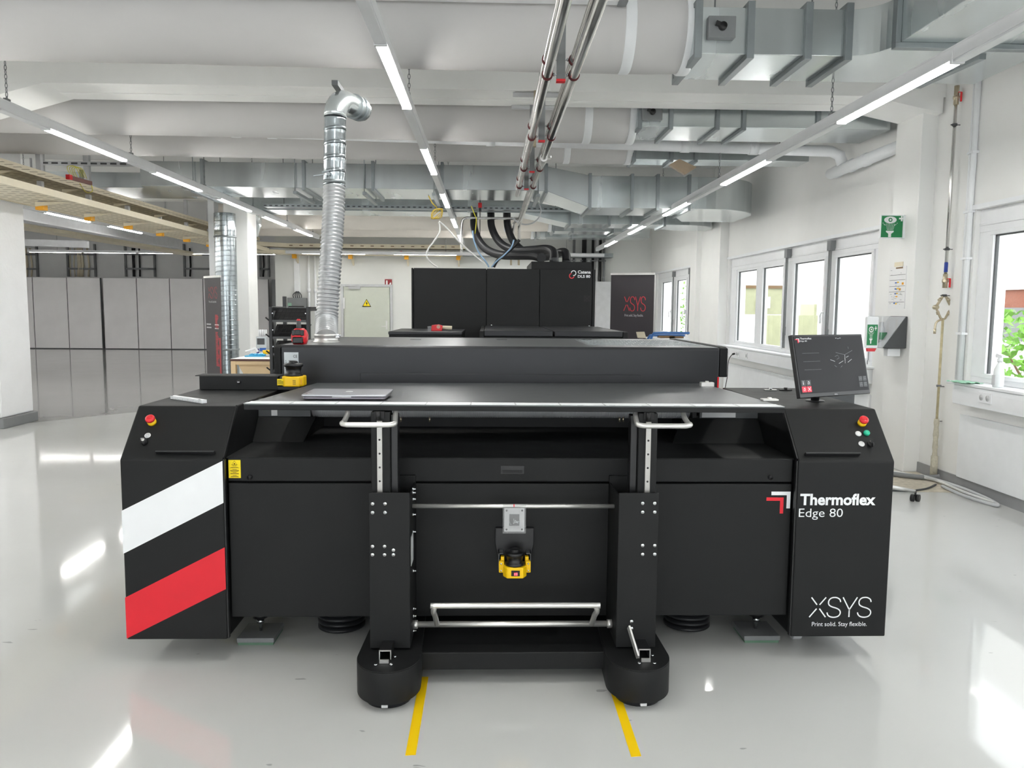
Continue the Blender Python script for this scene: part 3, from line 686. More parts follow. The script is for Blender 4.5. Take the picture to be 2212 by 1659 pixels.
caster(1.46, 3.56, 'lgrey'); caster(1.62, 3.66, 'rubber'); caster(-1.3, 3.62, 'rubber'); caster(-1.3, 4.3, 'rubber'); caster(1.55, 4.3, 'rubber')
hp = []
for k in range(70):
    a = k/69*2*pi*1.6; hp.append((1.14+.11*cos(a)*1.25, 3.93+.14*sin(a), .07+.05*k/69))
hp = resample(hp, .006); MB().tube(hp, [.030 if i % 2 else .0265 for i in range(len(hp))], 12).build('corrugated_hose', 'hosegreen', mc)
MB().tube(catmull([(-.78, 3.95, .26), (-.9, 3.8, .17), (-1.06, 3.75, .085), (-1.22, 3.72, .07), (-1.34, 3.7, .05), (-1.45, 3.85, .02)], 8), .010, 8).build('yellow_cable', 'ycable', mc)
for i, px in enumerate((1675, 1745)): pass

# ------------------------------------------------------------------ loading trolley with the big tabletop
tr = thing('loading_trolley', 'black lifting trolley with a wide dark tabletop standing in front of the imaging machine', 'trolley', (XC, 3.3, 0))
fl = V((-.977, 3.150, 1.16)); frr = V((1.197, 3.122, 1.16))
bl = at(685, 827, Z=1.142); bm = at(1513, 828, Z=1.142); brr = at(1580, 845, Z=1.146)
top = [fl, frr, brr, bm, bl]
tb = MB().prism([p-V((0, 0, .024)) for p in top], (0, 0, .0205)).build('tabletop', 'black', tr, .002)
_o = MB().prism([p-V((0, 0, .0035)) for p in top], (0, 0, .0035)).build('top_sheet', 'satin', tr, .001); _o.parent = tb
rs = MB()
for i in range(12):
    a = fl.lerp(frr, i/12+.0005); b_ = fl.lerp(frr, (i+1)/12-.0005)
    rs.add([a+V((0, .003, .0012)), b_+V((0, .003, .0012)), b_+V((0, .10, .0001)), a+V((0, .10, .0001))], [(0, 1, 2, 3)])
def sub2(mb, name, m, par, bevel=0.0):
    o = mb.build(name, m, tr, bevel); o.parent = par; return o
sub2(rs, 'ruler_strip', 'white', tb)
rk = MB()
for i in range(13):
    a = fl.lerp(frr, i/12); rk.box(a.x-.003, a.y+.006, a.z+.0002, a.x+.003, a.y+.060, a.z+.0018)
for i in range(5): a = fl.lerp(frr, .62+.06*i); rk.box(a.x-.012, a.y+.012, a.z+.0013, a.x+.012, a.y+.016, a.z+.002)
sub2(rk, 'ruler_marks', 'lgrey', tb)
for px, py in ((1527, 831), (1662, 868)):
    q = at(px, py, Z=1.152); sub2(MB().box(q.x-.035, q.y-.02, 1.142 if px < 1600 else 1.157, q.x+.035, q.y+.02, 1.166).cyl((q.x, q.y, 1.16), (q.x, q.y, 1.172), .010, 12), 'corner_stop', 'brushed', tb, .003)
for sgn in (-1, 1):
    X = lambda v: XC+sgn*(v)                     # mirrored about the trolley's centre line
    xo, xi = X(.582), X(.419)
    col = MB().box(xo, 3.09, .17, xi, 3.10, .814).box(xo, 3.10, .17, xo-sgn*.008, 3.36, .80).box(xi, 3.10, .17, xi+sgn*.008, 3.36, .80).box(xo, 3.34, .17, xi, 3.36, .83)
    co = col.build('post_housing', 'black', tr, .003)
    bx = MB()
    pts = [(805, 1088), (832, 1088), (805, 1107), (832, 1107), (805, 1180), (831, 1180), (805, 1198), (831, 1198)] if sgn < 0 else [(1388, 1087), (1414, 1087), (1388, 1106), (1414, 1106), (1388, 1178), (1414, 1178), (1388, 1197), (1414, 1197)]
    pts += [(850, 1188), (850, 1198)] if sgn < 0 else [(1364, 1342), (1364, 1357)]
    for px, py in pts:
        q = at(px, py, Y=3.09); sub2(MB().lathe((q.x, 3.09, q.z), [(.0078, 0), (.0074, .004), (.005, .0055), (.0038, .0055), (.0036, .003), (0, .003)], (0, -1, 0), 14), 'bolt', 'bolt', co)
    pys = (1058, 1066, 1080, 1114, 1152, 1238, 1322, 1338, 1371)
    for py in pys:
        q = at(890, py, X=xi); z = q.z
        sub2(MB().lathe((xi, 3.2, z), [(.008, 0), (.008, .004), (.005, .005), (.005, .014), (0, .014)], (-sgn, 0, 0), 8), 'side_bolt', 'bolt', co)
    if sgn < 0: sub2(MB().box(xi-.0005, 3.13, .50, xi+.0015, 3.22, .62), 'type_label', 'lgrey', co)
    xm0, xm1 = X(.577), X(.500)
    ms = MB().box(xm0, 3.13, .5, xm1, 3.21, 1.132).build('mast', 'black', tr, .004)
    sub2(MB().box(xm1, 3.15, .5, xm1-sgn*.028, 3.21, 1.12), 'mast_side', 'black2', ms, .003)
    xr = at(820.5 if sgn < 0 else 1399, 1000, Y=3.125).x
    rlb = sub2(MB().box(xr-.0105, 3.120, .62, xr+.0105, 3.131, 1.098), 'linear_rail', 'rail', ms, .001)
    for k in range(9): sub2(MB().lathe((xr, 3.1201, 1.078-.056*k), [(.0042, 0), (.0042, .0006), (0, .0006)], (0, -1, 0), 10), 'rail_hole', 'ink', ms)
    sub2(MB().box(xr-.02, 3.118, 1.108, xr+.02, 3.13, 1.136).cyl((xr-.004, 3.11, 1.105), (xr-.004, 3.11, 1.136), .009, 12), 'pivot', 'dark', ms)
    # rounded foot
    cx = XC+sgn*.498; R_ = .126; cy = 3.035
    arc = [(cx+R_*cos(radians(a)), cy+R_*1.15*sin(radians(a)), .0) for a in range(180, 361, 5)]
    poly = [(cx-R_*.84, 3.62, 0)]+arc+[(cx+R_*.84, 3.62, 0)]
    fo = MB().prism([(a, b_, .032) for a, b_, _ in poly], (0, 0, .128), smooth=True).build('foot', 'black', tr, .003)
    sub2(MB().prism([(a, b_+.002 if b_ < 3.5 else b_, .16) for a, b_, _ in poly], (0, 0, .004)), 'foot_cover', 'black', fo, .001)
    sub2(MB().cyl((cx, 3.02, 0), (cx, 3.02, .03), .09, 28).cyl((cx, 3.5, 0), (cx, 3.5, .03), .07, 20), 'foot_wheel', 'rubber', fo)
    sub2(MB().box(cx-.012, 2.888, .024, cx+.012, 2.90, .034), 'foot_tab', 'lgrey', fo)
    qx = at(832 if sgn < 0 else 1392, 1415, Y=3.0).x
    pd = sub2(MB().box(qx-.024, 3.0, .198, qx+.024, 3.10, .204).box(qx-.024, 3.0, .165, qx-.019, 3.10, .2).box(qx+.019, 3.0, .165, qx+.024, 3.10, .2), 'brake_pedal', 'black2', fo, .002)
    sub2(MB().box(qx-.024, 2.997, .166, qx-.020, 3.0, .203).box(qx+.020, 2.997, .166, qx+.024, 3.0, .203).box(qx-.024, 2.997, .1995, qx+.024, 3.0, .204).box(qx-.018, 2.965, .165, qx+.018, 2.972, .179), 'pedal_edge', 'brushed', fo)
    for dx, dy in ((-.03, 2.95), (.03, 2.95), (.036, 3.02)):
        sub2(MB().cyl((qx+dx, dy, .164), (qx+dx, dy, .171), .0065, 6), 'foot_screw', 'bolt', fo)
    if sgn > 0: sub2(MB().bar(at(1358, 1354, Y=3.08), at(1378, 1420, Y=2.985), .008, .024), 'brake_lever', 'brushed', fo, .001)
    # bent grip under the tabletop edge
    xa, xb = (at(740, 900, Y=3.08).x, at(853, 900, Y=3.08).x) if sgn < 0 else (at(1377, 900, Y=3.08).x, at(1490, 900, Y=3.08).x)
    g = [(xa+.006, 3.165, 1.137), (xa+.006, 3.15, 1.118), (xa+.002, 3.10, 1.098), (xa, 3.068, 1.095), (xa+.015, 3.055, 1.093), (xa+.04, 3.053, 1.092), (xb-.04, 3.053, 1.092), (xb-.015, 3.055, 1.093), (xb, 3.068, 1.095), (xb-.002, 3.10, 1.098), (xb-.006, 3.15, 1.118), (xb-.006, 3.165, 1.137)]
    MB().tube(catmull(g, 5), .0105, 12).build('grip_handle', 'brushed', tr)
xl, xrr = XC-.419, XC+.419
MB().cyl((xl, 3.2, .732), (xrr, 3.2, .732), .009, 14).build('upper_crossbar', 'brushed', tr)
MB().cyl((xl, 3.2, .2255), (xrr, 3.2, .2255), .0125, 16).cyl((xl, 3.2, .2255), (xl+.02, 3.2, .2255), .018, 16).cyl((xrr-.02, 3.2, .2255), (xrr, 3.2, .2255), .018, 16).build('lower_crossbar', 'brushed', tr)
ua, ub = at(944, 1352, Y=3.19), at(1278, 1352, Y=3.19); za = at(1106, 1307, Y=3.09).z
MB().tube(catmull([(ua.x, 3.19, .228), (ua.x-.004, 3.14, .285), (ua.x-.008, 3.10, za-.03), (ua.x, 3.088, za-.006), (ua.x+.035, 3.085, za), (ub.x-.035, 3.085, za), (ub.x, 3.088, za-.006), (ub.x+.008, 3.10, za-.03), (ub.x+.004, 3.14, .285), (ub.x, 3.19, .228)], 6), .0115, 14).build('bumper_rail', 'brushed', tr)
MB().box(xl+.02, 3.12, .064, xrr-.02, 3.20, .138).build('base_beam', 'black', tr, .004)
MB().box(xl, 3.20, .10, xrr, 3.62, .134).build('base_tray', 'black', tr, .004)
MB().box(xl+.05, 3.21, .045, xrr-.1, 3.25, .058).build('base_rail', 'mgrey', tr)
# mounting plate in a clear bag taped to the upper crossbar
p = at(1111, 1123, Y=3.185)
pb = thing('bagged_plate', 'square metal plate with screws in a clear bag hanging from the trolley crossbar', 'plate', (p.x, 3.186, p.z-.05))
poly = []
mb = MB(); x0, x1, z0, z1 = p.x-.042, p.x+.042, p.z-.05, p.z+.05; h = .021; hz0, hz1 = p.z-.025, p.z+.024
mb.rbox(x0, z0, p.x-h, z1, 3.184, 3.188, .001).rbox(p.x+h, z0, x1, z1, 3.184, 3.188, .001).box(p.x-h, 3.184, z0, p.x+h, 3.188, hz0).box(p.x-h, 3.184, hz1, p.x+h, 3.188, z1)
pp = mb.build('metal_plate', 'lgrey', pb, .001)
for sx in (-.032, .032):
    for sz in (-.04, .04): o = MB().lathe((p.x+sx, 3.184, p.z+sz), [(.004, 0), (.004, .001), (0, .001)], (0, -1, 0), 10).build('plate_hole', 'ink', pb); o.parent = pp
MB().box(p.x-h, 3.186, hz0, p.x+h, 3.188, hz1).build('plate_backing', 'dgrey', pb)
sc_ = MB()
R = random.Random(2)
for k in range(7):
    a = V((p.x+R.uniform(-.016, .016), 3.183, p.z-.018+R.uniform(0, .012))); d_ = V((R.uniform(-1, 1), 0, R.uniform(-.2, 1))).normalized()*.014
    sc_.cyl(a, a+d_, .0018, 6).cyl(a, a-d_*.12, .0036, 6)
sc_.build('loose_screws', 'bolt', pb)
MB().box(x0-.006, 3.180, z0-.006, x1+.006, 3.1805, z1+.018).build('clear_bag', 'bag', pb)
MB().box(p.x-.004, 3.178, z1+.006, p.x, 3.1798, z1+.018).build('tape_mark', 'redbtn', pb)
# ------------------------------------------------------------------ things lying on the machine
a, b, c, d = at(650, 863, Z=1.16), at(835, 863, Z=1.16), at(838, 846, Z=1.158), at(676, 846, Z=1.158)
d = V((a.x-.0+.0, a.y+.24, 1.157)); c = V((b.x, b.y+.24, 1.157))
lt_ = thing('laptop', 'closed silver laptop lying on the dark trolley tabletop', 'laptop', ((a.x+b.x)/2, (a.y+c.y)/2, 1.16))
zt = 1.160
def slab(x0, x1, y0, y1, z0, z1, r, n=5):
    poly = []
    for cx, cy, a0 in ((x1-r, y1-r, 0), (x0+r, y1-r, 90), (x0+r, y0+r, 180), (x1-r, y0+r, 270)):
        for k in range(n+1):
            t = radians(a0+90*k/n); poly.append((cx+r*cos(t), cy+r*sin(t), z0))
    return poly, (0, 0, z1-z0)
LX, LY = a.x, a.y
MB().prism(*slab(LX+.006, LX+.352, LY+.006, LY+.238, zt, zt+.011, .012)).build('base', 'laptop2', lt_, .003)
MB().prism(*slab(LX, LX+.358, LY, LY+.244, zt+.012, zt+.021, .012)).build('lid', 'laptop', lt_, .003)
MB().box(LX+.13, LY-.0006, zt+.010, LX+.21, LY+.004, zt+.0125).build('lid_notch', 'white', lt_)
MB().lathe((LX+.18, LY+.13, zt+.021), [(.016, 0), (.016, .0008), (0, .0008)], seg=24).build('lid_emblem', 'white', lt_)
# folding rule
P = at(368, 861, Z=1.107); Q = at(436, 871, Z=1.107)
ru = thing('folding_rule', 'closed white folding rule lying on the striped machine cabinet', 'rule', ((P.x+Q.x)/2, (P.y+Q.y)/2, 1.1055))
dv = (Q-P).normalized(); nv = V((-dv.y, dv.x, 0)); L_ = (Q-P).length
def slat(k):
    p0 = P+nv*(.0032*k)-V((0, 0, P.z-1.1055)); p1 = p0+dv*L_
    vs = [p0, p1, p1+nv*.003, p0+nv*.003]
    return MB().prism(vs, (0, 0, .016))
for k in range(8): slat(k).build('slat', 'white', ru, .0008)
mk = MB()
for i in range(26):
    q = P+dv*(L_*(.06+.034*i)); z = 1.1215; mk.prism([q-dv*.0004-V((0, 0, q.z-1.1055))-nv*.0004, q+dv*.0004-V((0, 0, q.z-1.1055))-nv*.0004, q+dv*.0004-V((0, 0, q.z-1.1055)), q-dv*.0004-V((0, 0, q.z-1.1055))], (0, 0, .006 if i % 5 else .01))
mk.build('scale_marks', 'ink', ru)
hj = MB()
for t in (.05, .93): q = P+dv*(L_*t); hj.cyl((q.x, q.y, 1.1215), (q.x, q.y, 1.123), .005, 10)
hj.build('hinge_rivet', 'mgrey', ru)
# knob and clip on the right cabinet's top
for px, nm, lab in ((1664, 'clip', 'small metal clip lying on the cabinet top behind the monitor'), (1697, 'wing_screw', 'small black wing screw on the cabinet top near the monitor')):
    q = at(px, 841, Z=1.112); q = V((q.x, min(q.y, 4.38), 1.105))
    t_ = thing(nm, lab, nm.replace('_', ' '), q)
    MB().box(q.x-.035, q.y-.008, 1.106, q.x+.035, q.y+.008, 1.112).build('bar', 'brushed' if nm == 'clip' else 'black2', t_, .002)
    MB().cyl((q.x, q.y, 1.11), (q.x, q.y, 1.122), .010, 12).build('knob', 'black2' if nm != 'clip' else 'bolt', t_)

# ---- monitor on the right cabinet
mo = thing('monitor', 'black touch monitor with dark interface standing on the right machine cabinet', 'monitor', (1.61, 3.79, 1.105), rot=(0, 0, 0))
TM = Matrix.Translation(V((.064, 0.01, .178))) @ Matrix.Rotation(radians(27.4), 4, 'Z') @ Matrix.Rotation(radians(-13), 4, 'X')
def mbuild(mb, name, m, par=None, bevel=0):
    mb.v = [TM @ p for p in mb.v]; o = mb.build(name, m, mo, bevel)
    if par: o.parent = par
    return o
w2, h2 = .2535, .152
bz = mbuild(MB().box(-w2, -.010, -h2, w2, .012, h2).box(-w2+.05, .012, -h2+.04, w2-.05, .035, h2-.05), 'bezel', 'black2', None, .003)
scn = mbuild(MB().box(-w2+.010, -.0115, -h2+.020, w2-.010, -.0098, h2-.008), 'screen', 'screen', bz)
ui = MB(); yy = -.0118; ui.box(-w2+.011, -.0117, -h2+.021, w2-.011, -.0113, h2-.009, 4)
def U(u, v): return V((-w2+.010+u*(2*w2-.02), yy, -h2+.020+v*(2*h2-.028)))
k = 2*w2-.02; kz = 2*h2-.028
def ub(u0, v0, u1, v1, m=0): p, q = U(u0, v0), U(u1, v1); ui.box(p.x, yy-.0006, p.z, q.x, yy, q.z, m)
ui.text('Thermoflex', U(.085, .945), XD, ZD, k*.165, kz*.032, bold=.02, mi=0, depth=.0006)
ui.text('Edge 80', U(.085, .898), XD, ZD, k*.095, kz*.03, mi=0, depth=.0006)
ub(.03, .955, .075, .965); ub(.065, .90, .075, .965); ub(.015, .94, .062, .95, 1); ub(.05, .885, .062, .95, 1)
for i in range(3): ub(.09, .70-.145*i, .33, .7035-.145*i, 3)
for i in range(3): ub(.60+.03*i, .955-.008*(i == 1), .62+.03*i, .962-.008*(i == 1))
for (u, v, m, g) in ((.02, .135, 2, 'i'), (.09, .135, 2, 'o'), (.02, .025, 1, 'O'), (.09, .025, 1, 'x'), (.865, .165, 2, 'A'), (.93, .165, 2, 'L'), (.865, .06, 2, 'A'), (.93, .06, 2, 'F')):
    if u < .5: ub(u, v, u+.062, v+.10, m)
    else:
        ub(u, v, u+.055, v+.09, 2)
    p = U(u+.012, v+.02); q = U(u+.05, v+.08)
    if g == 'i': ui.box(p.x+.005, yy-.001, p.z, p.x+.009, yy-.0006, p.z+.012).box(p.x+.005, yy-.001, p.z+.014, p.x+.009, yy-.0006, p.z+.017)
    elif g in 'oO':
        cx_, cz_ = (p.x+q.x)/2, (p.z+q.z)/2; rr = .006
        ui.ribbon([(cx_+rr*cos(t), yy-.0006, cz_+rr*sin(t)) for t in [radians(120-30*j) for j in range(11)]], .0022, (0, -1, 0), 0, .0004); ui.box(cx_-.001, yy-.001, cz_, cx_+.001, yy-.0006, cz_+.008)
    elif g == 'x':
        ui.ribbon([p, q], .0026, (0, -1, 0), 0, .001); ui.ribbon([V((p.x, p.y, q.z)), V((q.x, q.y, p.z))], .0026, (0, -1, 0), 0, .001)
    else:
        ui.ribbon([p, V((p.x+.006, p.y, q.z)), V((q.x, q.y, q.z-.003))], .0018, (0, -1, 0), 3, .001); ui.ribbon([V((p.x+.003, p.y, p.z+.007)), V((q.x, q.y, p.z+.005))], .0018, (0, -1, 0), 3, .001)
for seg in ([(.575, .70), (.705, .655), (.83, .73)], [(.705, .655), (.70, .55)], [(.48, .575), (.545, .54)], [(.60, .50), (.67, .545)], [(.70, .60), (.695, .50)], [(.735, .515), (.80, .57)], [(.72, .605), (.76, .63)], [(.53, .47), (.56, .44)], [(.62, .43), (.645, .46)], [(.77, .80), (.775, .76)], [(.555, .63), (.60, .65), (.615, .60), (.575, .575)]):
    ui.ribbon([U(*s) for s in seg], .0016, (0, -1, 0), 3 if len(seg) > 3 or seg[0][1] < .48 or seg[0][1] > .69 else 0, .0008)
mbuild(ui, 'interface', ['swhite', 'sred', 'dgrey', 'sdim', 'screen'], bz)
mt = MB().text('DELL', (-.012, -.0102, -h2+.005), XD, ZD, .024, .006, bold=.01, depth=.0006); mbuild(mt, 'maker_mark', 'lgrey', bz)
base_l = V((-.0, .0, 0))
MB().lathe((0, 0.02, .0), [(.045, 0), (.045, .004), (.04, .006), (0, .006)], seg=28).build('stand_base', 'black2', mo)
MB().lathe((0, 0.02, .045), [(.02, -.04), (.02, .03)], seg=18).bar((0.0, .03, .06), (.055, .055, .15), .05, .02).build('stand_neck', 'black2', mo)

# ---- cordless tool on the hood
p = at(648, 743, Z=1.333); p.z = 1.333
ct = thing('cordless_tool', 'red and black cordless tool standing upright on the machine hood', 'tool', p)
b_ = MB()
prof = []
for zz, hw, hd in ((0, .036, .04), (.02, .044, .05), (.05, .046, .05), (.075, .038, .044), (.09, .024, .036)):
    prof.append((zz, hw, hd))
vs = []; fs = []
for zz, hw, hd in prof:
    for t in range(16):
        an = 2*pi*t/16; sx = (abs(cos(an))**.6)*(1 if cos(an) > 0 else -1); sy = (abs(sin(an))**.6)*(1 if sin(an) > 0 else -1)
        vs.append(p+V((hw*sx, hd*sy, zz)))
for i in range(len(prof)-1):
    for t in range(16): fs.append((i*16+t, i*16+(t+1) % 16, (i+1)*16+(t+1) % 16, (i+1)*16+t))
fs.append(tuple(range(15, -1, -1))); fs.append(tuple((len(prof)-1)*16+t for t in range(16)))
b_.add(vs, fs, smooth=True); b_.build('body', 'redbtn', ct)
MB().box(p.x-.03, p.y-.062, p.z+.005, p.x+.03, p.y-.02, p.z+.042).build('battery', 'black2', ct, .006)
MB().box(p.x-.02, p.y-.06, p.z+.042, p.x+.02, p.y-.02, p.z+.052).build('battery_clip', 'redbtn', ct, .003)
MB().box(p.x-.034, p.y-.054, p.z+.05, p.x-.012, p.y-.03, p.z+.082).box(p.x+.012, p.y-.054, p.z+.05, p.x+.034, p.y-.03, p.z+.082).prism([(p.x-.022, p.y-.056, p.z+.052), (p.x+.022, p.y-.056, p.z+.052), (p.x+.012, p.y-.056, p.z+.085), (p.x-.012, p.y-.056, p.z+.085)], (0, .02, 0)).build('grip_panel', 'black2', ct, .004)
MB().tube([p+V((0, -.02, .075)), p+V((0, -.022, .10)), p+V((0, -.022, .135))], [.016, .0135, .0125], 16).build('handle', 'dgrey', ct)
MB().lathe(p+V((0, -.022, .134)), [(.0125, 0), (.012, .006), (.006, .011), (0, .011)], seg=16).build('end_cap', 'redbtn', ct)

# ---- corrugated extraction hose rising from the hood
hb = at(705, 739, Z=1.333); ht = at(722, 397, Y=5.2)
hs = thing('extraction_hose', 'silver corrugated extraction hose rising from the hood to a spiral pipe', 'hose', (hb.x, hb.y, 1.333))
mid = [hb+V((0, 0, .02)), at(706, 690, Y=5.02), at(711, 610, Y=5.06), at(717, 520, Y=5.12), at(721, 450, Y=5.17), ht]
pth = resample(catmull(mid, 40), .0062)
MB().tube(pth, [.0705 if i % 4 < 2 else .0625 for i in range(len(pth))], 28).build('corrugated_tube', 'hosealu', hs)
MB().lathe(hb+V((0, 0, 0)), [(.080, -.001), (.080, .006), (.0705, .008), (.0705, .035), (.073, .036), (.073, .048), (.069, .05)], seg=32).build('hose_collar', 'brushed', hs)
MB().box(hb.x+.06, hb.y-.03, hb.z+.03, hb.x+.085, hb.y, hb.z+.05).cyl(hb+V((.05, -.045, .042)), hb+V((.095, -.03, .042)), .004, 8).build('clamp_screw', 'bolt', hs)
E_ = at(724, 255, Y=5.2); pt_ = []; rr_ = []
zt0, zt1 = ht.z-.02, E_.z; n_ = 60
sp = MB()
def spiral(mb, p0, p1, r, pitch=.06, seg=28, mi=0, bead=.011):
    p0, p1 = V(p0), V(p1); L = (p1-p0).length; st = pitch/6; pts = [p0+(p1-p0)*(i*st/L) for i in range(int(L/st)+1)]+[p1]
    return mb.tube(pts, [r+(bead if i % 6 == 0 else 0) for i in range(len(pts))], seg, mi)
spiral(sp, (ht.x, ht.y, zt0), (E_.x, E_.y, zt1), .0685, .09, bead=.0025)
sp.build('spiral_pipe', 'spiral', hs)
dm = MB().lathe((ht.x, ht.y, ht.z-.0), [(.0715, 0), (.0715, .02)], seg=28).bar((ht.x-.05, ht.y-.07, ht.z+.045), (ht.x-.115, ht.y-.075, ht.z+.035), .022, .006).cyl((ht.x-.02, ht.y-.06, ht.z+.05), (ht.x-.02, ht.y-.085, ht.z+.05), .012, 10).bar((ht.x-.06, ht.y-.068, ht.z+.06), (ht.x-.0, ht.y-.072, ht.z+.075), .02, .01)
dm.build('damper_lever', 'galv2', hs)
el = []; C0 = V((E_.x, E_.y, zt1))
for i in range(9):
    t = radians(90*i/8); R_ = .13; el.append(C0+V((.35*(R_-R_*cos(t)), R_-R_*cos(t), R_*sin(t))))
el.append(el[-1]+V((.07, .2, 0)).normalized()*.22)
MB().tube(el, [.0715]*len(el), 28).build('pipe_elbow', 'galv', hs)
e2 = el[-1]; dr = (el[-1]-el[-2]).normalized()
MB().cyl(e2-dr*.12, e2-dr*.10, .082, 28).cyl(e2-dr*.06, e2-dr*.03, .080, 28).build('pipe_clamp', 'galv2', hs)
MB().box(C0.x-.02, C0.y+.0, C0.z+.205, C0.x+.02, C0.y+.30, C0.z+.235).build('hanger', 'dgrey', hs)

# ------------------------------------------------------------------ strip lights
def chain(mb, x, y, z0, z1, mi=0):
    n = max(2, int((z1-z0)/.034)); s = (z1-z0)/n
    for k in range(n):
        zc = z0+(k+.5)*s; h = s*.62; w = .009; pts = []
        for j in range(9):
            t = 2*pi*j/8; a, b = w*cos(t), h*sin(t); pts.append((x+a, y, zc+b) if k % 2 else (x, y+a, zc+b))
        mb.tube(pts, .0028, 5, mi, caps=False)
def luminaire(x, y0, z, lit, gap, w=.075, ang=0, first=False):
    """trunking rail with a lit tray of length lit followed by a blank cover of length gap, along +Y from y0"""
    r = bpy.data.objects.new('strip_light', None); COL.objects.link(r); r.location = (x, y0, z); LOCALS.add(r.name)
    h = .07; t = lit+gap
    MB().box(-w/2, 0, .012, w/2, t, .012+h).box(-w*.3, 0, .012+h, w*.3, t, .03+h).build('light_rail', 'lampbody', r, .004)
    MB().box(-w/2+.004, lit+.02, 0, w/2-.004, t-.002, .013).build('blank_cover', 'lampbody', r, .003)
    MB().box(-w/2+.008, .03, -.004, w/2-.008, lit-.03, .013).build('lit_diffuser', 'lit', r, .004)
    MB().box(-w/2, 0, -.006, w/2, .03, .02).box(-w/2, lit-.03, -.006, w/2, lit, .02).build('end_cap', 'lampbody', r, .003)
    cm = MB(); chain(cm, 0, lit*.97+.2, h+.03, CEIL-z); cm.box(-.012, lit*.97+.17, h+.01, .012, lit*.97+.23, h+.05); cm.build('chain', 'mgrey', r)
    return r
ORD = ['first', 'second', 'third', 'fourth', 'fifth', 'sixth', 'seventh', 'eighth', 'ninth']
def row(x, z, y0, n, lit, gap, where, group, start=0, behind=0):
    base = luminaire(x, y0, z, lit, gap)
    for k in range(n):
        o = base if k == 0 else dup(base)
        if k: LOCALS.add(o.name)
        o.location = (x, y0+k*(lit+gap), z)
        props(o, 'strip light, %s from the front in the row %s' % (ORD[k], where), 'light', group)
row(-.631, 3.05, 1.74, 6, 1.5, 1.46, 'over the middle of the room', 'strip lights of the middle row')
row(2.62, 2.94, 1.52, 6, 1.5, 1.46, 'along the window side', 'strip lights of the window row')
row(-3.83, 3.05, 4.89, 6, 1.5, .68, 'passing the spiral duct', 'strip lights of the column row')
row(-7.33, 3.05, 11.22, 3, 1.5, .66, 'under the cream trays', 'strip lights of the far bay')
# unseen rows added to brighten the far bay
row(-7.33, 3.05, -1.0, 5, 1.5, .66, 'added unseen beyond the rough column', 'unseen strip lights added beyond the rough column')
row(-11.0, 3.05, -1.0, 5, 1.5, .66, 'added unseen deep in the far bay', 'unseen strip lights added deep in the far bay')
row(-14.5, 3.05, 1.0, 9, 1.5, .9, 'added unseen along the outer far bay', 'unseen strip lights added to the outer far bay')
row(-9.8, 3.05, 2.3, 6, 1.5, .66, 'added unseen in the inner far bay', 'unseen strip lights added to the inner far bay')
row(-16.8, 3.05, 9.0, 7, 1.5, .9, 'added unseen by the outer wall', 'unseen strip lights added by the outer wall')
# rows continued unseen behind the camera, added to light the machine front
for x, z in ((-.631, 3.05), (2.62, 2.94), (-3.83, 3.05)):
    q = luminaire(x, -1.25, z, 1.5, 1.46)
    w_ = {-1: 'in the middle row', 3: 'beside the windows', -4: 'in the column row'}[round(x)]
    props(q, 'unseen strip light behind the camera %s, first one' % w_, 'light', 'unseen strip lights behind the camera')
    for k in range(1, 3): q2 = dup(q); q2.location = (x, -1.25-2.96*k, z); LOCALS.add(q2.name); q2['label'] = 'unseen strip light behind the camera %s, %s one' % (w_, ORD[k])
# crosswise rows at the back
def crossrow(x0, x1, y, z, lab, lits):
    t = thing('cross_light', lab, 'light', ((x0+x1)/2, y, z))
    MB().box(x0, y-.035, z, x1, y+.035, z+.075).build('light_rail', 'lampbody', t, .004)
    for a, b in lits: MB().box(a, y-.02, z-.001, b, y+.02, z+.01).build('lit_diffuser', 'lit', t, .002)
    cm = MB()
    for f in (.12, .5, .88): chain(cm, x0+(x1-x0)*f, y, z+.075, CEIL)
    cm.build('chain', 'mgrey', t)
A = at(617, 549, Y=19.3); B = at(1305, 557, Y=19.3); crossrow(A.x, B.x, 19.3, 2.81, 'long white crosswise light line in front of the back wall', [(A.x+.4, A.x+1.9), (A.x+2.6, A.x+4.1), (A.x+4.9, A.x+6.4)])
A = at(60, 546, Y=24); B = at(590, 550, Y=24); crossrow(A.x, B.x, 24, 3.08, 'long white crosswise light line over the grey partition', [(A.x+1.6*k+.05, A.x+1.6*k+1.55) for k in range(5)])
# ------------------------------------------------------------------ ceiling services
def flange_frame(mb, x, y0, y1, z0, z1, w=.035, t=.03):
    mb.box(x-t, y0-w, z0-w, x+t, y0, z1+w).box(x-t, y1, z0-w, x+t, y1+w, z1+w).box(x-t, y0, z0-w, x+t, y1, z0).box(x-t, y0, z1, x+t, y1, z1+w)
def arc(cx, cy, r, a0, a1, n=8): return [(cx+r*cos(radians(a0+(a1-a0)*i/n)), cy+r*sin(radians(a0+(a1-a0)*i/n))) for i in range(n+1)]
def actuator(par, px, py, y, s=.15):
    p = at(px, py, Y=y)
    MB().box(p.x-s*.55, y-.06, p.z-s*.42, p.x+s*.55, y, p.z+s*.42).build('damper_actuator', 'mgrey', par, .004)
    MB().lathe((p.x, y-.06, p.z), [(s*.17, 0), (s*.15, .03), (0, .03)], (0, -1, 0), 16).bar((p.x, y-.08, p.z), (p.x-s*.3, y-.08, p.z+s*.1), .02, .03).build('damper_knob', 'black2', par)

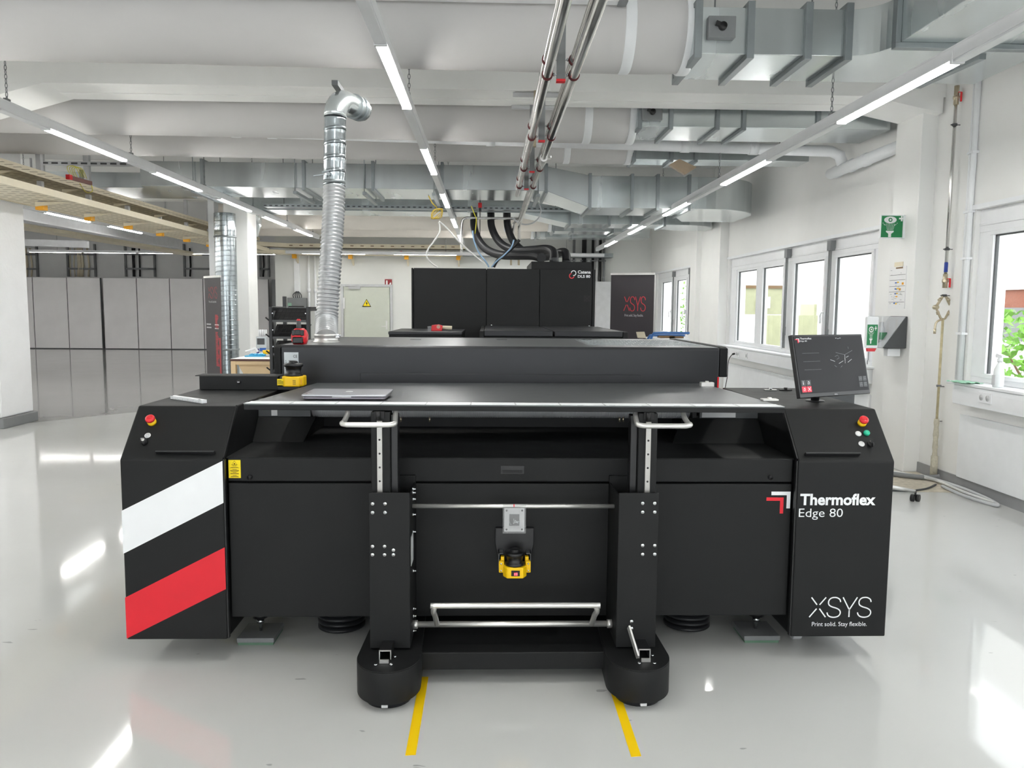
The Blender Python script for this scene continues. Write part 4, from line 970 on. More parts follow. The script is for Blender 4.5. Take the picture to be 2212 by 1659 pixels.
# -- first galvanised duct with its elbow
y0, y1, z0, z1 = 5.56, 6.17, 3.30, 3.61
t = thing('air_duct', 'big galvanised air duct with a wide elbow, nearest to the camera on the window side', 'duct', (2.6, y0, z0))
MB().box(1.40, y0, z0, 2.44, y1, z1).build('duct_section', 'galv', t, .004)
pl = [(2.44, y0)]+arc(2.44, y0-.24, .24, 90, 0)[1:]+[(2.68, 5.28), (3.74, 5.28), (3.74, y1), (2.44, y1)]
MB().prism([(a, b, z0) for a, b in pl], (0, 0, z1-z0)).build('elbow_section', 'galv', t, .003)
MB().box(2.68, 1.2, z0, 3.74, 5.28, z1+.06).build('side_section', 'galv', t, .004)
for x in (1.42, 1.78, 2.18, 2.46):
    f = MB(); flange_frame(f, x, y0, y1, z0, z1, .035, .025); f.build('flange', 'galv2', t, .003)
f = MB(); f.box(2.645, 5.25, z0-.035, 3.775, 5.31, z0).box(2.645, 5.25, z0, 2.68, 5.31, z1+.09).box(3.74, 5.25, z0, 3.775, 5.31, z1+.09); f.build('flange', 'galv2', t, .003)
f = MB().bar((3.35, 5.45, z0-.02), (3.30, y1, z0-.02), .05, .035).build('hanger_rail', 'galv2', t)
actuator(t, 1555, 64, y0, .17)
MB().cyl((2.3, 5.8, z1), (2.3, 5.8, CEIL), .006, 8).cyl((1.6, 5.8, z1), (1.6, 5.8, CEIL), .006, 8).build('hanger_rod', 'mgrey', t)
# -- cloth ducts
def cloth(lab, y, z, r, x0, x1, collar, m='fabric', sag=0.0):
    t = thing('cloth_duct', lab, 'duct', ((x0+x1)/2, y, z))
    n = int((x1-x0)/.09); R = random.Random(int(y*10))
    pts, rr = [], []
    for i in range(n+1):
        x = x0+(x1-x0)*i/n; pts.append((x, y, z-sag*(x-x0)/(x1-x0)))
        d = x1-x; k = 1.0
        rr.append(r*(k+.006*sin(x*3.1+y)+.004*R.uniform(-1, 1))*(1 if d > .25 else .97+.03*d/.25))
    MB().tube(pts, rr, 40).build('cloth_tube', m, t)
    for cx in collar: MB().lathe((cx, y, z-sag*(cx-x0)/(x1-x0)), [(r*1.0, 0), (r*1.025, .01), (r*1.025, .07), (r*1.0, .08)], (1, 0, 0), 40).build('seam_band', 'white', t)
    return t
cloth('huge white cloth air duct across the ceiling, nearest to the camera', 5.87, 3.60, .285, -12, 1.40, (.93, 1.36), sag=.06)
cloth('white cloth air duct just behind the nearest ceiling beam', 8.3, 3.58, .28, -12, 1.44, (.95, 1.40), sag=.05)
cloth('thin white cloth air duct behind the white drain pipe', 9.9, 3.62, .26, -6.0, 1.74, (.9, 1.66), sag=.03)
cloth('cream cloth air duct hanging far back beside the black hoses, higher of two', 16.4, 3.42, .30, -5.5, 1.24, (.3, 1.2), 'fabric2')
cloth('cream cloth air duct at the very back, lower and shorter of two', 18.1, 3.40, .28, -5.5, .98, (.94,), 'fabric2')
# -- white curtain rail at the top edge
t = thing('ceiling_rail', 'white ceiling rail running across above the nearest cloth duct', 'rail', (-1, 5.5, 3.6))
MB().box(-6, 5.46, 3.60, .86, 5.54, 3.645).build('rail_body', 'lampbody', t, .003); MB().box(.86, 5.45, 3.595, .92, 5.55, 3.65).build('end_cap', 'mgrey', t)
MB().cyl((-3, 5.5, 3.64), (-3, 5.5, CEIL), .006, 6).cyl((0, 5.5, 3.64), (0, 5.5, CEIL), .006, 6).build('rod', 'mgrey', t)
# -- second and third galvanised ducts
def straight(lab, x0, x1, y0, y1, z0, z1, fl, m='galv', hang=True):
    t = thing('air_duct', lab, 'duct', ((x0+x1)/2, y0, z0)); e = [x0]+[f for f in fl if x0 < f < x1]+[x1]
    for a, b in zip(e, e[1:]): MB().box(a+.002, y0, z0, b-.002, y1, z1).build('duct_section', m, t, .004)
    for x in fl:
        f = MB(); flange_frame(f, x, y0, y1, z0, z1, .03, .02); f.build('flange', 'galv2', t, .003)
    if hang: MB().cyl((x0+.3, (y0+y1)/2, z1), (x0+.3, (y0+y1)/2, CEIL), .006, 6).cyl((x1-.3, (y0+y1)/2, z1), (x1-.3, (y0+y1)/2, CEIL), .006, 6).build('hanger_rod', 'mgrey', t)
    return t
def fx(px, Y): return at(px, 300, Y=Y).x
d2 = straight('galvanised air duct behind the nearest beam, with a grey damper box', 1.46, 4.0, 7.95, 8.6, 3.35, 3.68, [1.48, fx(1448, 7.95), fx(1548, 7.95), fx(1605, 7.95), fx(1765, 7.95)])
actuator(d2, 1407, 245, 7.95, .18)
d3 = straight('slim galvanised air duct behind the white drain pipe, with reflection painted on its copper flap', 1.72, 3.9, 9.72, 10.1, 3.36, 3.56, [1.75, fx(1452, 9.7), fx(1505, 9.7)])
p = at(1476, 360, Y=9.6)
MB().add([p+V((-.17, 0, .02)), p+V((-.05, .0, .09)), p+V((.17, .02, 0)), p+V((.03, .02, -.09)), p+V((-.17, .06, .02)), p+V((-.05, .06, .09)), p+V((.17, .08, 0)), p+V((.03, .08, -.09))], [(3, 2, 1, 0), (4, 5, 6, 7), (0, 1, 5, 4), (1, 2, 6, 5), (2, 3, 7, 6), (3, 0, 4, 7)]).build('reflection_flap', 'brownish', d3)
# -- white drain pipe with couplings and its branch to the wall
t = thing('drain_pipe', 'white plastic drain pipe crossing the ceiling and turning into the window wall', 'pipe', (-1, 9.1, 3.4))
PA, PB = at(12, 294, Y=9.1), at(1795, 327, Y=9.1)
PA = V((-12, 9.1, PB.z+.30)); dirv = (PB-PA).normalized()
MB().tube([PA, PB, PB+V((.09, -.03, -.05)), PB+V((.12, -.05, -.16))], .062, 20).build('pipe_run', 'white', t)
for px in (345, 510, 588, 1060, 1480, 1628):
    q = at(px, 300, Y=9.1); q = PA.lerp(PB, (q.x-PA.x)/(PB.x-PA.x)); MB().cyl(q-dirv*.05, q+dirv*.05, .07, 20).build('coupling', 'white', t)
W0, W1 = at(1800, 365, Y=8.95), at(1925, 322, X=4.02)
W0 = PB+V((.12, .12, -.21)); W1 = V((4.12, 7.80, W0.z+.05))
MB().cyl(W0+V((-.03, .08, -.01)), W1, .062, 20).build('branch_pipe', 'white', t)
for f in (.02, .25, .45): q = W0.lerp(W1, f); dd = (W1-W0).normalized(); MB().cyl(q-dd*.04, q+dd*.04, .071, 20).build('coupling', 'white', t)
for px in (215, 760, 1480): pass
# -- long main duct with its step-down transition
zt0, zt1, y0, y1 = 3.20, 3.54, 11.3, 12.35
t = thing('air_duct', 'long galvanised main air duct crossing the whole room, stepping lower on the window side', 'duct', (-1, y0, zt0))
xs = [-4.85]+[fx(p, y0) for p in (435, 655, 805, 955)]+[.80]
for a, b in zip(xs, xs[1:]): MB().box(a+.002, y0, zt0, b-.002, y1, zt1).build('duct_section', 'galv', t, .004)
for x in xs[1:]:
    f = MB(); flange_frame(f, x, y0, y1, zt0, zt1, .035, .02); f.build('flange', 'galv2', t)
    MB().box(x-.14, y0-.06, zt0-.09, x-.09, y1+.06, zt0-.05).cyl((x-.115, y0-.045, zt0-.07), (x-.115, y0-.045, CEIL), .007, 6).cyl((x-.115, y1+.045, zt0-.07), (x-.115, y1+.045, CEIL), .007, 6).build('hanger_rail', 'galv2', t)
zl0, zl1, xa, xb = 2.975, 3.42, .80, 1.42
MB().add([(xa, y0, zt0), (xb, y0, zl0), (xb, y0, zl1), (xa, y0, zt1), (xa, y1, zt0), (xb, y1-.15, zl0), (xb, y1-.15, zl1), (xa, y1, zt1)], [(0, 1, 2, 3), (7, 6, 5, 4), (1, 0, 4, 5), (3, 2, 6, 7), (0, 3, 7, 4), (2, 1, 5, 6)]).build('transition_section', 'galv', t, .003)
xs = [xb]+[fx(p, y0) for p in (1368, 1424, 1492)]
for a, b in zip(xs, xs[1:]): MB().box(a+.002, y0, zl0, b-.002, y1-.15, zl1).build('duct_section', 'galv', t, .004)
for x in xs:
    f = MB(); flange_frame(f, x, y0, y1-.15, zl0, zl1, .03, .02); f.build('flange', 'galv2', t)
xe = xs[-1]; W_ = y1-.15-y0
pl = [(xe, y0)]+arc(xe+.25, y0+W_, W_, -90, 0, 10)+[(xe+.25+W_, y1+.6), (xe+.30, y1+.6), (xe, y1-.15)]
MB().prism([(a, b, zl0) for a, b in pl], (0, 0, zl1-zl0), smooth=False).build('elbow_section', 'galv', t, .003)
# -- lower duct behind it
t = thing('air_duct', 'second long galvanised duct just behind and below the main duct', 'duct', (-1, 13.6, 3.2))
y0, y1 = 13.6, 14.3; za, zb_ = at(800, 456, Y=y0).z, at(800, 441, Y=y0).z
MB().box(-4.2, y0, za, .55, y1, zb_+.1).build('duct_section', 'galv', t, .004)
zc, zd = at(1300, 484, Y=y0).z, at(1300, 462, Y=y0).z+.08; xa, xb = .55, fx(1233, y0)
MB().add([(xa, y0, za), (xb, y0, zc), (xb, y0, zd), (xa, y0, zb_+.1), (xa, y1, za), (xb, y1, zc), (xb, y1, zd), (xa, y1, zb_+.1)], [(0, 1, 2, 3), (7, 6, 5, 4), (1, 0, 4, 5), (3, 2, 6, 7), (0, 3, 7, 4), (2, 1, 5, 6)]).build('transition_section', 'galv', t)
xs = [xb]+[fx(p, y0) for p in (1320, 1366, 1440)]
for a, b in zip(xs, xs[1:]): MB().box(a+.002, y0, zc, b-.002, y1, zd).build('duct_section', 'galv', t, .003)
for x in xs:
    f = MB(); flange_frame(f, x, y0, y1, zc, zd, .03, .02); f.build('flange', 'galv2', t)
pl = [(xs[-1], y0)]+arc(xs[-1]+.3, y0+.7, .7, -90, 0, 8)+[(xs[-1]+1.0, y1+.3), (xs[-1]+.4, y1+.3), (xs[-1], y1)]
MB().prism([(a, b, zc) for a, b in pl], (0, 0, zd-zc)).build('elbow_section', 'galv', t)
straight('galvanised duct joined to the higher cream cloth duct at the back', 1.26, 3.1, 16.1, 16.75, at(1250, 500, Y=16.1).z, 3.5, [1.30, fx(1240, 16.1), 2.5])
straight('galvanised duct joined to the lower cream cloth duct at the back', 1.0, 3.6, 17.8, 18.4, at(1250, 513, Y=17.8).z, 3.5, [1.04, fx(1240, 17.8), 2.9])
# dark duct and slotted steel in the far bay
straight('dull galvanised duct in the far bay above the cream cable trays', -9.0, -4.9, 12.4, 13.6, at(250, 405, Y=12.4).z, at(250, 372, Y=12.4).z, [-7.6, -6.2])
t = thing('slotted_rail', 'slotted steel rail with two hangers in front of the far bay duct', 'rail', (-8, 11.9, 3.3))
p = at(220, 354, Y=11.9); mb = MB().box(p.x-.9, 11.88, p.z-.03, p.x+1.2, 11.92, p.z+.03); mb.build('rail_body', 'lgrey', t)
s = MB()
for k in range(14): s.box(p.x-.85+.14*k, 11.875, p.z-.012, p.x-.76+.14*k, 11.881, p.z+.012)
s.build('slots', 'dgrey', t)
MB().box(p.x-.92, 11.86, p.z-.25, p.x-.84, 11.94, CEIL).build('hanger', 'lgrey', t)
MB().box(p.x-.28, 11.92, p.z-.45, p.x-.2, 11.98, CEIL).build('hanger', 'lgrey', t)

# -- stainless process pipes under strut hangers
t = thing('process_pipes', 'run of stainless pipes hung in pairs from struts over the middle of the room', 'pipes', (.41, 6, 2.9))
YE = 13.0
for x, z, ye in ((.332, 2.90, 9.6), (.332, 2.985, 9.6), (.487, 2.90, YE), (.487, 2.985, YE)):
    MB().cyl((x, 1.5, z), (x, ye, z), .0265, 18).build('pipe', 'steel', t)
for i, (px, py) in enumerate(((1211, 177), (1172, 307), (1150, 373), (1138, 410))):
    q = at(px, py, Z=2.86); y = q.y
    st = MB().box(.385, y-.02, 2.87, .435, y+.02, 3.499 if 7.25 < y < 7.9 else CEIL).build('strut', 'mgrey', t, .003)
    MB().box(.384, y-.021, 2.858, .436, y+.021, 2.872).build('strut_cap', 'redbtn', t).parent = st
    for x in (.332, .487):
        if x < .4 and y > 9.6: continue
        for z in (2.90, 2.985):
            cl = MB().lathe((x, y-.012, z), [(.0275, 0), (.033, 0.0001), (.033, .024), (.0275, .0241)], (0, 1, 0), 18).build('pipe_clamp', mat('clamp_lining', (92, 30, 34), .7) if 'clamp_lining' not in bpy.data.materials else bpy.data.materials['clamp_lining'], t); cl.parent = st
            sg = 1 if x < .41 else -1
            bo = MB().cyl((x+sg*.03, y, z), (.41, y, z), .005, 8).cyl((x+sg*.034, y, z), (x+sg*.042, y, z), .010, 6).build('clamp_bolt', 'bolt', t); bo.parent = st
MB().box(.405-.012, 7.25, 3.49, .405+.012, 7.3, 3.0).build('drop_strut', 'brass', t)
p = at(1170, 225, Z=3.47)
MB().box(p.x-.28, 7.33, 3.46, p.x+.2, 7.37, 3.49).box(p.x-.28, 7.78, 3.46, p.x+.2, 7.82, 3.49).build('strut_bracket', 'lgrey', t)
vl = MB(); q = V((.487, 7.35, 2.9)); vl.cyl(q+V((0, -.12, 0)), q+V((0, .12, 0)), .036, 16).cyl(q, q+V((.07, 0, .02)), .012, 10).bar(q+V((.07, -.05, .02)), q+V((.075, .06, .04)), .012, .02); vl.build('valve', 'brushed', t)
MB().cyl((.332, 9.55, 2.9), (.332, 9.65, 2.9), .02, 12).build('pipe_end', 'steel', t)
MB().tube([(.487, 12.95, 2.9), (.487, 13.02, 2.85), (.487, 13.05, 2.55)], .022, 12).build('pipe_end', 'steel', t)
MB().tube([(.487, 12.95, 2.985), (.40, 13.02, 2.93), (.36, 13.05, 2.5)], .020, 12).build('pipe_end', 'steel', t)
for x in (.36, .487): MB().cyl((x, 13.05, 2.5 if x < .4 else 2.55), (x, 13.05, 2.25), .018, 10).cyl((x, 13.05, 2.42), (x, 13.05, 2.34), .03, 8).build('drop_valve', 'brass', t)
# cross pipe to the left over the black hoses
A = at(1000, 471, Y=13); B = at(1125, 471, Y=13)
MB().tube(catmull([(A.x-.02, 13, A.z-.55), (A.x-.02, 13, A.z-.1), (A.x+.05, 13, A.z), (A.x+.2, 13, A.z), (B.x, 13, A.z)], 6), .022, 10).build('cross_pipe', 'steel', t)
t2 = thing('air_tube_loop', 'loop of pale plastic air tube beside the end of the steel pipes', 'tube', at(1138, 490, Y=12.8))
p = at(1136, 455, Y=12.8); MB().tube([p+V((.24*cos(a)*1.0, 0, .22*sin(a))) for a in [radians(-150+12*i) for i in range(20)]], .012, 8).build('tube', 'lgrey', t2)

# -- three black hoses from the duct down to the rear machine
for i, (px0, lab) in enumerate(((1023, 'black corrugated hose dropping from the duct, first of three from the door'), (1060, 'black corrugated hose dropping from the duct, second of three from the door'), (1095, 'black corrugated hose nearest the steel pipes, bending to the machine top'))):
    Y0 = 10.4
    pts = {0: [(1023, 467), (1024, 490), (1032, 515), (1050, 538), (1078, 550), (1110, 552), (1150, 552), (1170, 557)],
           1: [(1060, 467), (1062, 490), (1073, 515), (1092, 533), (1118, 541), (1150, 540), (1180, 538), (1195, 545), (1197, 562)],
           2: [(1095, 467), (1097, 490), (1108, 520), (1130, 542), (1160, 555), (1190, 553), (1212, 545), (1222, 548), (1224, 568)]}[i]
    n = len(pts); W = [at(px, py, Y=13.8-(3.75-.25*i)*(k/(n-1))**.8) for k, (px, py) in enumerate(pts)]
    t = thing('suction_hose', lab, 'hose', W[-1], 'black suction hoses over the rear machine')
    pth = resample(catmull(W, 24), .016)
    MB().tube(pth, [.060 if k % 2 else .050 for k in range(len(pth))], 16, smooth=False).build('corrugated_tube', 'rubber', t)
    MB().cyl(W[0]+V((0, 0, -.02)), W[0]+V((0, 0, .07)), .068, 18).build('hose_cuff', 'black2', t)
    if i: MB().cyl(W[-1]+V((0, 0, -.04)), W[-1]+V((0, 0, .03)), .062, 18).build('hose_collar', 'dgrey', t)
# -- loose cables
def cable(name, lab, pts, Y, r, m, cat='cable'):
    W = [at(px, py, Y=Y) for px, py in pts]
    mb = MB().tube(catmull(W, 8), r, 6); return solo(mb, name, m, lab, cat)
cable('white_cable', 'white cable sagging in a loop from the yellow coil to the rear machine', [(948, 480), (950, 500), (938, 520), (924, 540), (922, 555), (932, 568), (945, 577)], 9.6, .011, 'cable')
cable('white_cable', 'straight white cable slanting from the yellow coil to the rear machine top', [(948, 478), (965, 492), (990, 520), (1020, 548), (1048, 570), (1052, 577)], 9.62, .011, 'cable')
cable('blue_air_line', 'pale blue air line dropping beside the first black hose', [(1021, 498), (1024, 520), (1034, 545), (1050, 566), (1056, 577)], 9.7, .010, 'bluetube')
cable('yellow_cable', 'thin yellow cable hanging in front of the first black hose', [(1018, 445), (1026, 465), (1029, 475), (1026, 505)], 10.0, .006, 'ycable')
cable('black_cable', 'bundle of black cables crossing the hoses down to the machine top', [(1122, 518), (1112, 530), (1095, 546), (1075, 562), (1066, 577)], 9.75, .022, 'black2')
cable('blue_cable', 'thin blue cable bound along the black cable bundle', [(1110, 518), (1104, 535), (1088, 552), (1072, 565), (1062, 577)], 9.68, .010, 'bluetube')
p = at(944, 460, Y=9.6); mb = MB(); R = random.Random(5)
for k in range(4):
    ph = R.uniform(0, 6.28); mb.tube([p+V((.06*cos(a)*(1+.25*R.random()), .02*R.uniform(-1, 1), .06*sin(a+.4*k)-.01)) for a in [ph+2*pi*j/14 for j in range(15)]], .005, 6)
mb.tube([p+V((0, 0, .06)), p+V((-.06, 0, .12)), (p.x-.1, p.y, p.z+.2)], .008, 6); solo(mb, 'cable_coil', mat('coil_yellow', (206, 176, 60), .5), 'small coil of yellow cable tied under the ceiling', 'cable')
cable('tied_cable', 'thin suspension cord from the yellow coil up to the duct', [(940, 450), (932, 435), (925, 420)], 9.6, .004, 'mgrey')
# perforated tray under the main duct and lit white strip
t = thing('perforated_tray', 'narrow perforated steel tray running under the ceiling behind the main duct', 'tray', (-1, 13.3, 3.3))
a = at(570, 444, Y=13.2); b = at(1240, 446, Y=13.2)
MB().box(a.x, 13.2, a.z-.02, b.x, 13.4, a.z+.03).build('tray', 'galv2', t)
s = MB()
for k in range(60): s.box(a.x+.09*k, 13.196, a.z-.008, a.x+.09*k+.045, 13.2005, a.z+.012)
s.build('perforations', 'dgrey', t)
MB().cyl((a.x+.3, 13.3, a.z), (a.x+.3, 13.3, CEIL), .006, 6).cyl((b.x-.3, 13.3, a.z), (b.x-.3, 13.3, CEIL), .006, 6).build('rod', 'mgrey', t)
for i, (px, py) in enumerate(((1037, 445),)):
    p = at(px, py, Y=13.1); t = thing('red_valve', 'small red ceiling sensor on a thin rod above the black hoses', 'valve', p)
    MB().box(p.x-.03, 13.07, p.z-.03, p.x+.03, 13.13, p.z+.05).build('head', 'redbtn', t, .005); MB().cyl((p.x, 13.1, p.z-.5), (p.x, 13.1, p.z-.03), .008, 6).cyl((p.x, 13.1, p.z-.09), (p.x, 13.1, p.z-.03), .022, 8).cyl((p.x, 13.1, p.z+.05), (p.x, 13.1, p.z+.2), .01, 6).build('stem', 'dgrey', t)

# -- cream cable trays of the far bay, running along the room
def tray(lab, x0, x1, y0, y1, z, rungs, m='cream', caps=True, solid=True):
    t = thing('cable_tray', lab, 'cable tray', ((x0+x1)/2, y0, z))
    MB().box(x0, y0, z, x0+.02, y1, z+.08).build('side_rail', m, t); MB().box(x1-.02, y0, z, x1, y1, z+.08).build('side_rail', m, t)
    pf = MB().box(x0+.02, y0, z+.01, x1-.02, y1, z+.016); y = y0+.1
    while y < y1-.2 and y < 22:
        for k in range(5): pf.box(x0+.1+.14*k, y, z+.0085, x0+.19+.14*k, y+.03, z+.0101, 1)
        y += .16
    pf.build('perforated_base', [m, 'trayhole'], t)
    y = rungs[0]
    while y < rungs[1]:
        br = MB().prism([(x0+.34, y, z-.005), (x1-.06, y, z-.005), (x0+.34, y, z-.06)], (0, .04, 0)).build('bracket', m, t)
        if caps:
            MB().box(x0+.35, y+.04, z-.02, x0+.41, y+.10, 3.2 if 11.0 < y < 13.8 else CEIL).build('hanger_post', 'lgrey', t).parent = br
            MB().box(x0+.33, y+.02, z-.10, x0+.43, y+.12, z-.02).build('post_cap', 'orange', t).parent = br
        y += rungs[2]
    return t
tray('lower cream cable tray of the far bay with orange-capped hangers', -6.03, -5.2, 6.9, 19.0, 2.83, (10.2, 18, 1.2))
tray('upper cream cable tray of the far bay, darker underneath', -6.03, -5.42, 7.2, 19.0, 3.08, (9.4, 18, 1.45), caps=False)
t = thing('terminal_bar', 'red-ended earthing bar with green-yellow wires clipped to the upper cream tray', 'terminal', at(175, 385, X=-5.40))
a, b = at(150, 383, X=-5.39), at(197, 396, X=-5.39); MB().bar(a, b, .03, .05).build('bar', mat('rust_bar', (130, 90, 84), .6), t); MB().bar(a-(b-a)*.08, a+(b-a)*.05, .05, .06).build('red_end', 'redbtn', t)
mb = MB()
for k in range(4): q = a.lerp(b, .1+.1*k); mb.tube(catmull([q, q+V((0, -.1, .12)), q+V((0, .1, .16)), q+V((0, .22, .05))], 5), .004, 6)
q = b; mb.tube(catmull([q, q+V((0, .02, -.1)), q+V((0, -.15, -.14)), q+V((0, -.3, -.05))], 5), .005, 6); mb.build('wires', 'ycable', t)
# grey I-beam in the far bay
a = at(22, 470, Y=14); b = at(385, 537, Y=20.5)
mb = MB().bar(a, b, .22, .03); up_ = V((0, 0, .13)); mb.bar(a+up_, b+up_, .03, .26).bar(a+up_*2, b+up_*2, .22, .03); mb.cyl(a+up_*2+(b-a)*.1, V(((a+(b-a)*.1).x, (a+(b-a)*.1).y, CEIL)), .02, 8).cyl(a+up_*2+(b-a)*.9, V(((a+(b-a)*.9).x, (a+(b-a)*.9).y, CEIL)), .02, 8); solo(mb, 'steel_girder', 'lgrey', 'long grey steel girder slanting across the far bay under the trays', 'girder')
a = at(20, 523, Y=17); b = at(190, 528, Y=17); mb = MB().bar(a, b, .1, .14); solo(mb, 'ceiling_channel', 'lgrey', 'short grey channel hung in the far bay behind the rough column', 'channel')
a = at(20, 485, Y=17.4); b = at(420, 550, Y=24.5); solo(MB().bar(a, b, .5, .08), 'far_tray', 'cream', 'thin far cream tray deepest in the far bay', 'cable tray')
# trays along the back wall
def backtray(lab, z, y, x0, x1, m, caps):
    t = thing('wall_tray', lab, 'cable tray', ((x0+x1)/2, y, z))
    MB().box(x0, y, z, x1, y+.02, z+.10).box(x0, y+.36, z, x1, y+.38, z+.10).box(x0, y+.02, z, x1, y+.36, z+.012).build('tray', m, t)
    if x0 < -3:
        p = []
        for k in range(9): a = radians(90*k/8); p.append(V((x0-.9+.9*cos(a)*0-.9*sin(a)*0, y, z)))
        MB().prism([(x0, y, z), (x0, y+.38, z), (x0-.9, y-.35, z), (x0-1.0, y-.75, z)][::1], (0, 0, .1)).build('tray_bend', m, t)
    pf = MB(); n = int((x1-x0)/.25)
    for k in range(n): pf.box(x0+.25*k+.06, y-.003, z+.04, x0+.25*k+.14, y+.001, z+.06)
    pf.build('perforations', 'mgrey' if m != 'cream' else 'brown', t)
    for px in caps:
        x = at(px, 555, Y=y).x
        b_ = MB().prism([(x-.02, y-.02, z-.005), (x-.02, 20.3, z-.005), (x-.02, 20.3, z-.24)], (.04, 0, 0)).build('bracket', 'mgrey' if m != 'cream' else m, t)
        MB().box(x-.05, y-.05, z-.10, x+.05, y+.05, z-.0).build('bracket_cap', 'orange', t).parent = b_
zu = at(800, 536, Y=19.85).z; zl = at(800, 551, Y=19.85).z
backtray('upper cream cable tray along the back wall', zu, 19.85, -5.0, -.6, 'cream', ())
backtray('lower cream cable tray along the back wall with orange bracket ends', zl, 19.85, -5.0, -.68, 'cream', (636, 757, 878, 990))
backtray('perforated steel tray along the back wall beside the window corner', zl, 19.8, -.66, 3.1, 'galv2', ())
p = at(866, 546, Y=19.7); t = thing('alarm_beacon', 'small round red alarm beacon on the lower back wall tray', 'beacon', p)
MB().lathe(p+V((0, .1, 0)), [(.05, 0), (.05, .04), (.045, .08), (.02, .1), (0, .1)], (0, -1, 0), 18).build('lens', 'redbtn', t); MB().box(p.x-.05, p.y+.1, p.z-.05, p.x+.05, p.y+.15, p.z+.05).build('mount', 'lgrey', t)
# ------------------------------------------------------------------ rear machine
YD = 9.0
a = at(888, 577, Y=YD); b = at(1287, 584, Y=YD); zt = (a.z+b.z)/2
t = thing('processing_machine', 'tall black processing machine with white lettering standing behind the hood', 'machine', ((a.x+b.x)/2, YD+.6, 0))
x = [a.x] + [at(px, 600, Y=YD).x for px in (893, 1051, 1166, 1280)]+[b.x]
ps = []
for i, (p, q) in enumerate(zip(x, x[1:])):
    ps.append(MB().box(p+.003, YD, .1, q-.003, YD+.03, zt).build('side_post' if i in (0, 4) else 'front_panel', 'black', t, .004))
MB().box(a.x+.01, YD+.031, .08, b.x-.01, YD+1.5, zt-.01).build('body', 'black', t, .004)
c = at(1148, 579, Y=YD+.1); d = at(1278, 566, Y=YD+.1)
MB().box(c.x, YD+.1, zt-.012, d.x, YD+1.2, d.z).build('top_box', 'black', t, .004)
p = at(1268, 645, Y=YD); fv = MB()
for k in range(4):
    r_ = .008+.009*k; fv.ribbon([(p.x+r_*cos(u), YD, p.z+r_*sin(u)) for u in [2*pi*j/16 for j in range(17)]], .003, (0, -1, 0), 0, .001)
fv.ribbon([(p.x-.034, YD, p.z-.034), (p.x+.034, YD, p.z+.034)], .006, (0, -1, 0), 0, .0015).ribbon([(p.x-.034, YD, p.z+.034), (p.x+.034, YD, p.z-.034)], .006, (0, -1, 0), 0, .0015)
fv.box(p.x-.036, YD-.001, p.z-.036, p.x-.033, YD, p.z+.036).box(p.x+.033, YD-.001, p.z-.036, p.x+.036, YD, p.z+.036)
o = fv.build('fan_vent', 'ink', t); o.parent = ps[3]
tx = MB(); q = at(1248, 591, Y=YD); tx.text('Catena', q, XD, ZD, .148, .036, bold=.03); q = at(1248, 600, Y=YD); tx.text('DLS 80', q, XD, ZD, .143, .032, bold=.03)
o = tx.build('lettering', 'white', t); o.parent = ps[3]
cc = at(1239, 590, Y=YD); r_ = .027
def ringarc(c, a0, a1): return [(c.x+r_*cos(radians(a0+(a1-a0)*j/14)), YD, c.z+r_*sin(radians(a0+(a1-a0)*j/14))) for j in range(15)]
o = MB().ribbon(ringarc(cc, 170, -100), .009, (0, -1, 0), 0, .002).build('white_ring_mark', 'white', t); o.parent = ps[3]
o = MB().ribbon(ringarc(cc+V((-.020, 0, -.031)), 95, 350), .009, (0, -1, 0), 0, .0018).build('red_ring_mark', 'red', t); o.parent = ps[3]
zc = at(1150, 704, Y=YD-.02).z
def cover(px0, px1, yb, last=False):
    # px at the front edge
    y0 = 7.0; p = at(px0, 716, Y=y0); q = at(px1, 716, Y=y0)
    return p.x, q.x, y0
for px0, px1 in ((1046, 1194), (1198, 1345)):
    p, q, y0 = cover(px0, px1, 0); f0 = at(px0 if px0 < 1100 else 1166, 704, Y=YD).x; f1 = at(1166 if px0 < 1100 else 1330, 704, Y=YD).x
    p, q = (p, q)
    MB().prism([(p, y0, zc), (q, y0, zc), (q, YD-.01, zc), (p, YD-.01, zc)], (0, 0, -.05)).build('top_cover', 'hood', t, .006)
p0 = at(1036, 716, Y=7.0).x; p1 = at(1194, 716, Y=7.0).x; p2 = at(1357, 716, Y=7.0).x
MB().box(p0, 7.02, .1, p2, YD-.01, zc-.052).box(p0, 7.0, .1, at(1045, 716, Y=7).x, YD-.01, zc-.005).box(at(1346, 716, Y=7).x, 7.0, .1, p2, YD-.01, zc-.005).build('front_body', 'black', t, .004)
q = at(1062, 703, Y=8.9); MB().lathe((q.x, 8.8, zc), [(.01, 0), (.01, .012), (0, .013)], seg=10).lathe((at(1270, 703, Y=8.9).x, 8.8, zc), [(.01, 0), (.01, .012), (0, .013)], seg=10).build('cover_screw', 'bolt', t)
for px in (893, 1280): MB().box(at(px, 600, Y=YD).x-.05, YD+.2, 0, at(px, 600, Y=YD).x+.05, YD+.3, .1).build('machine_foot', 'dark', t)

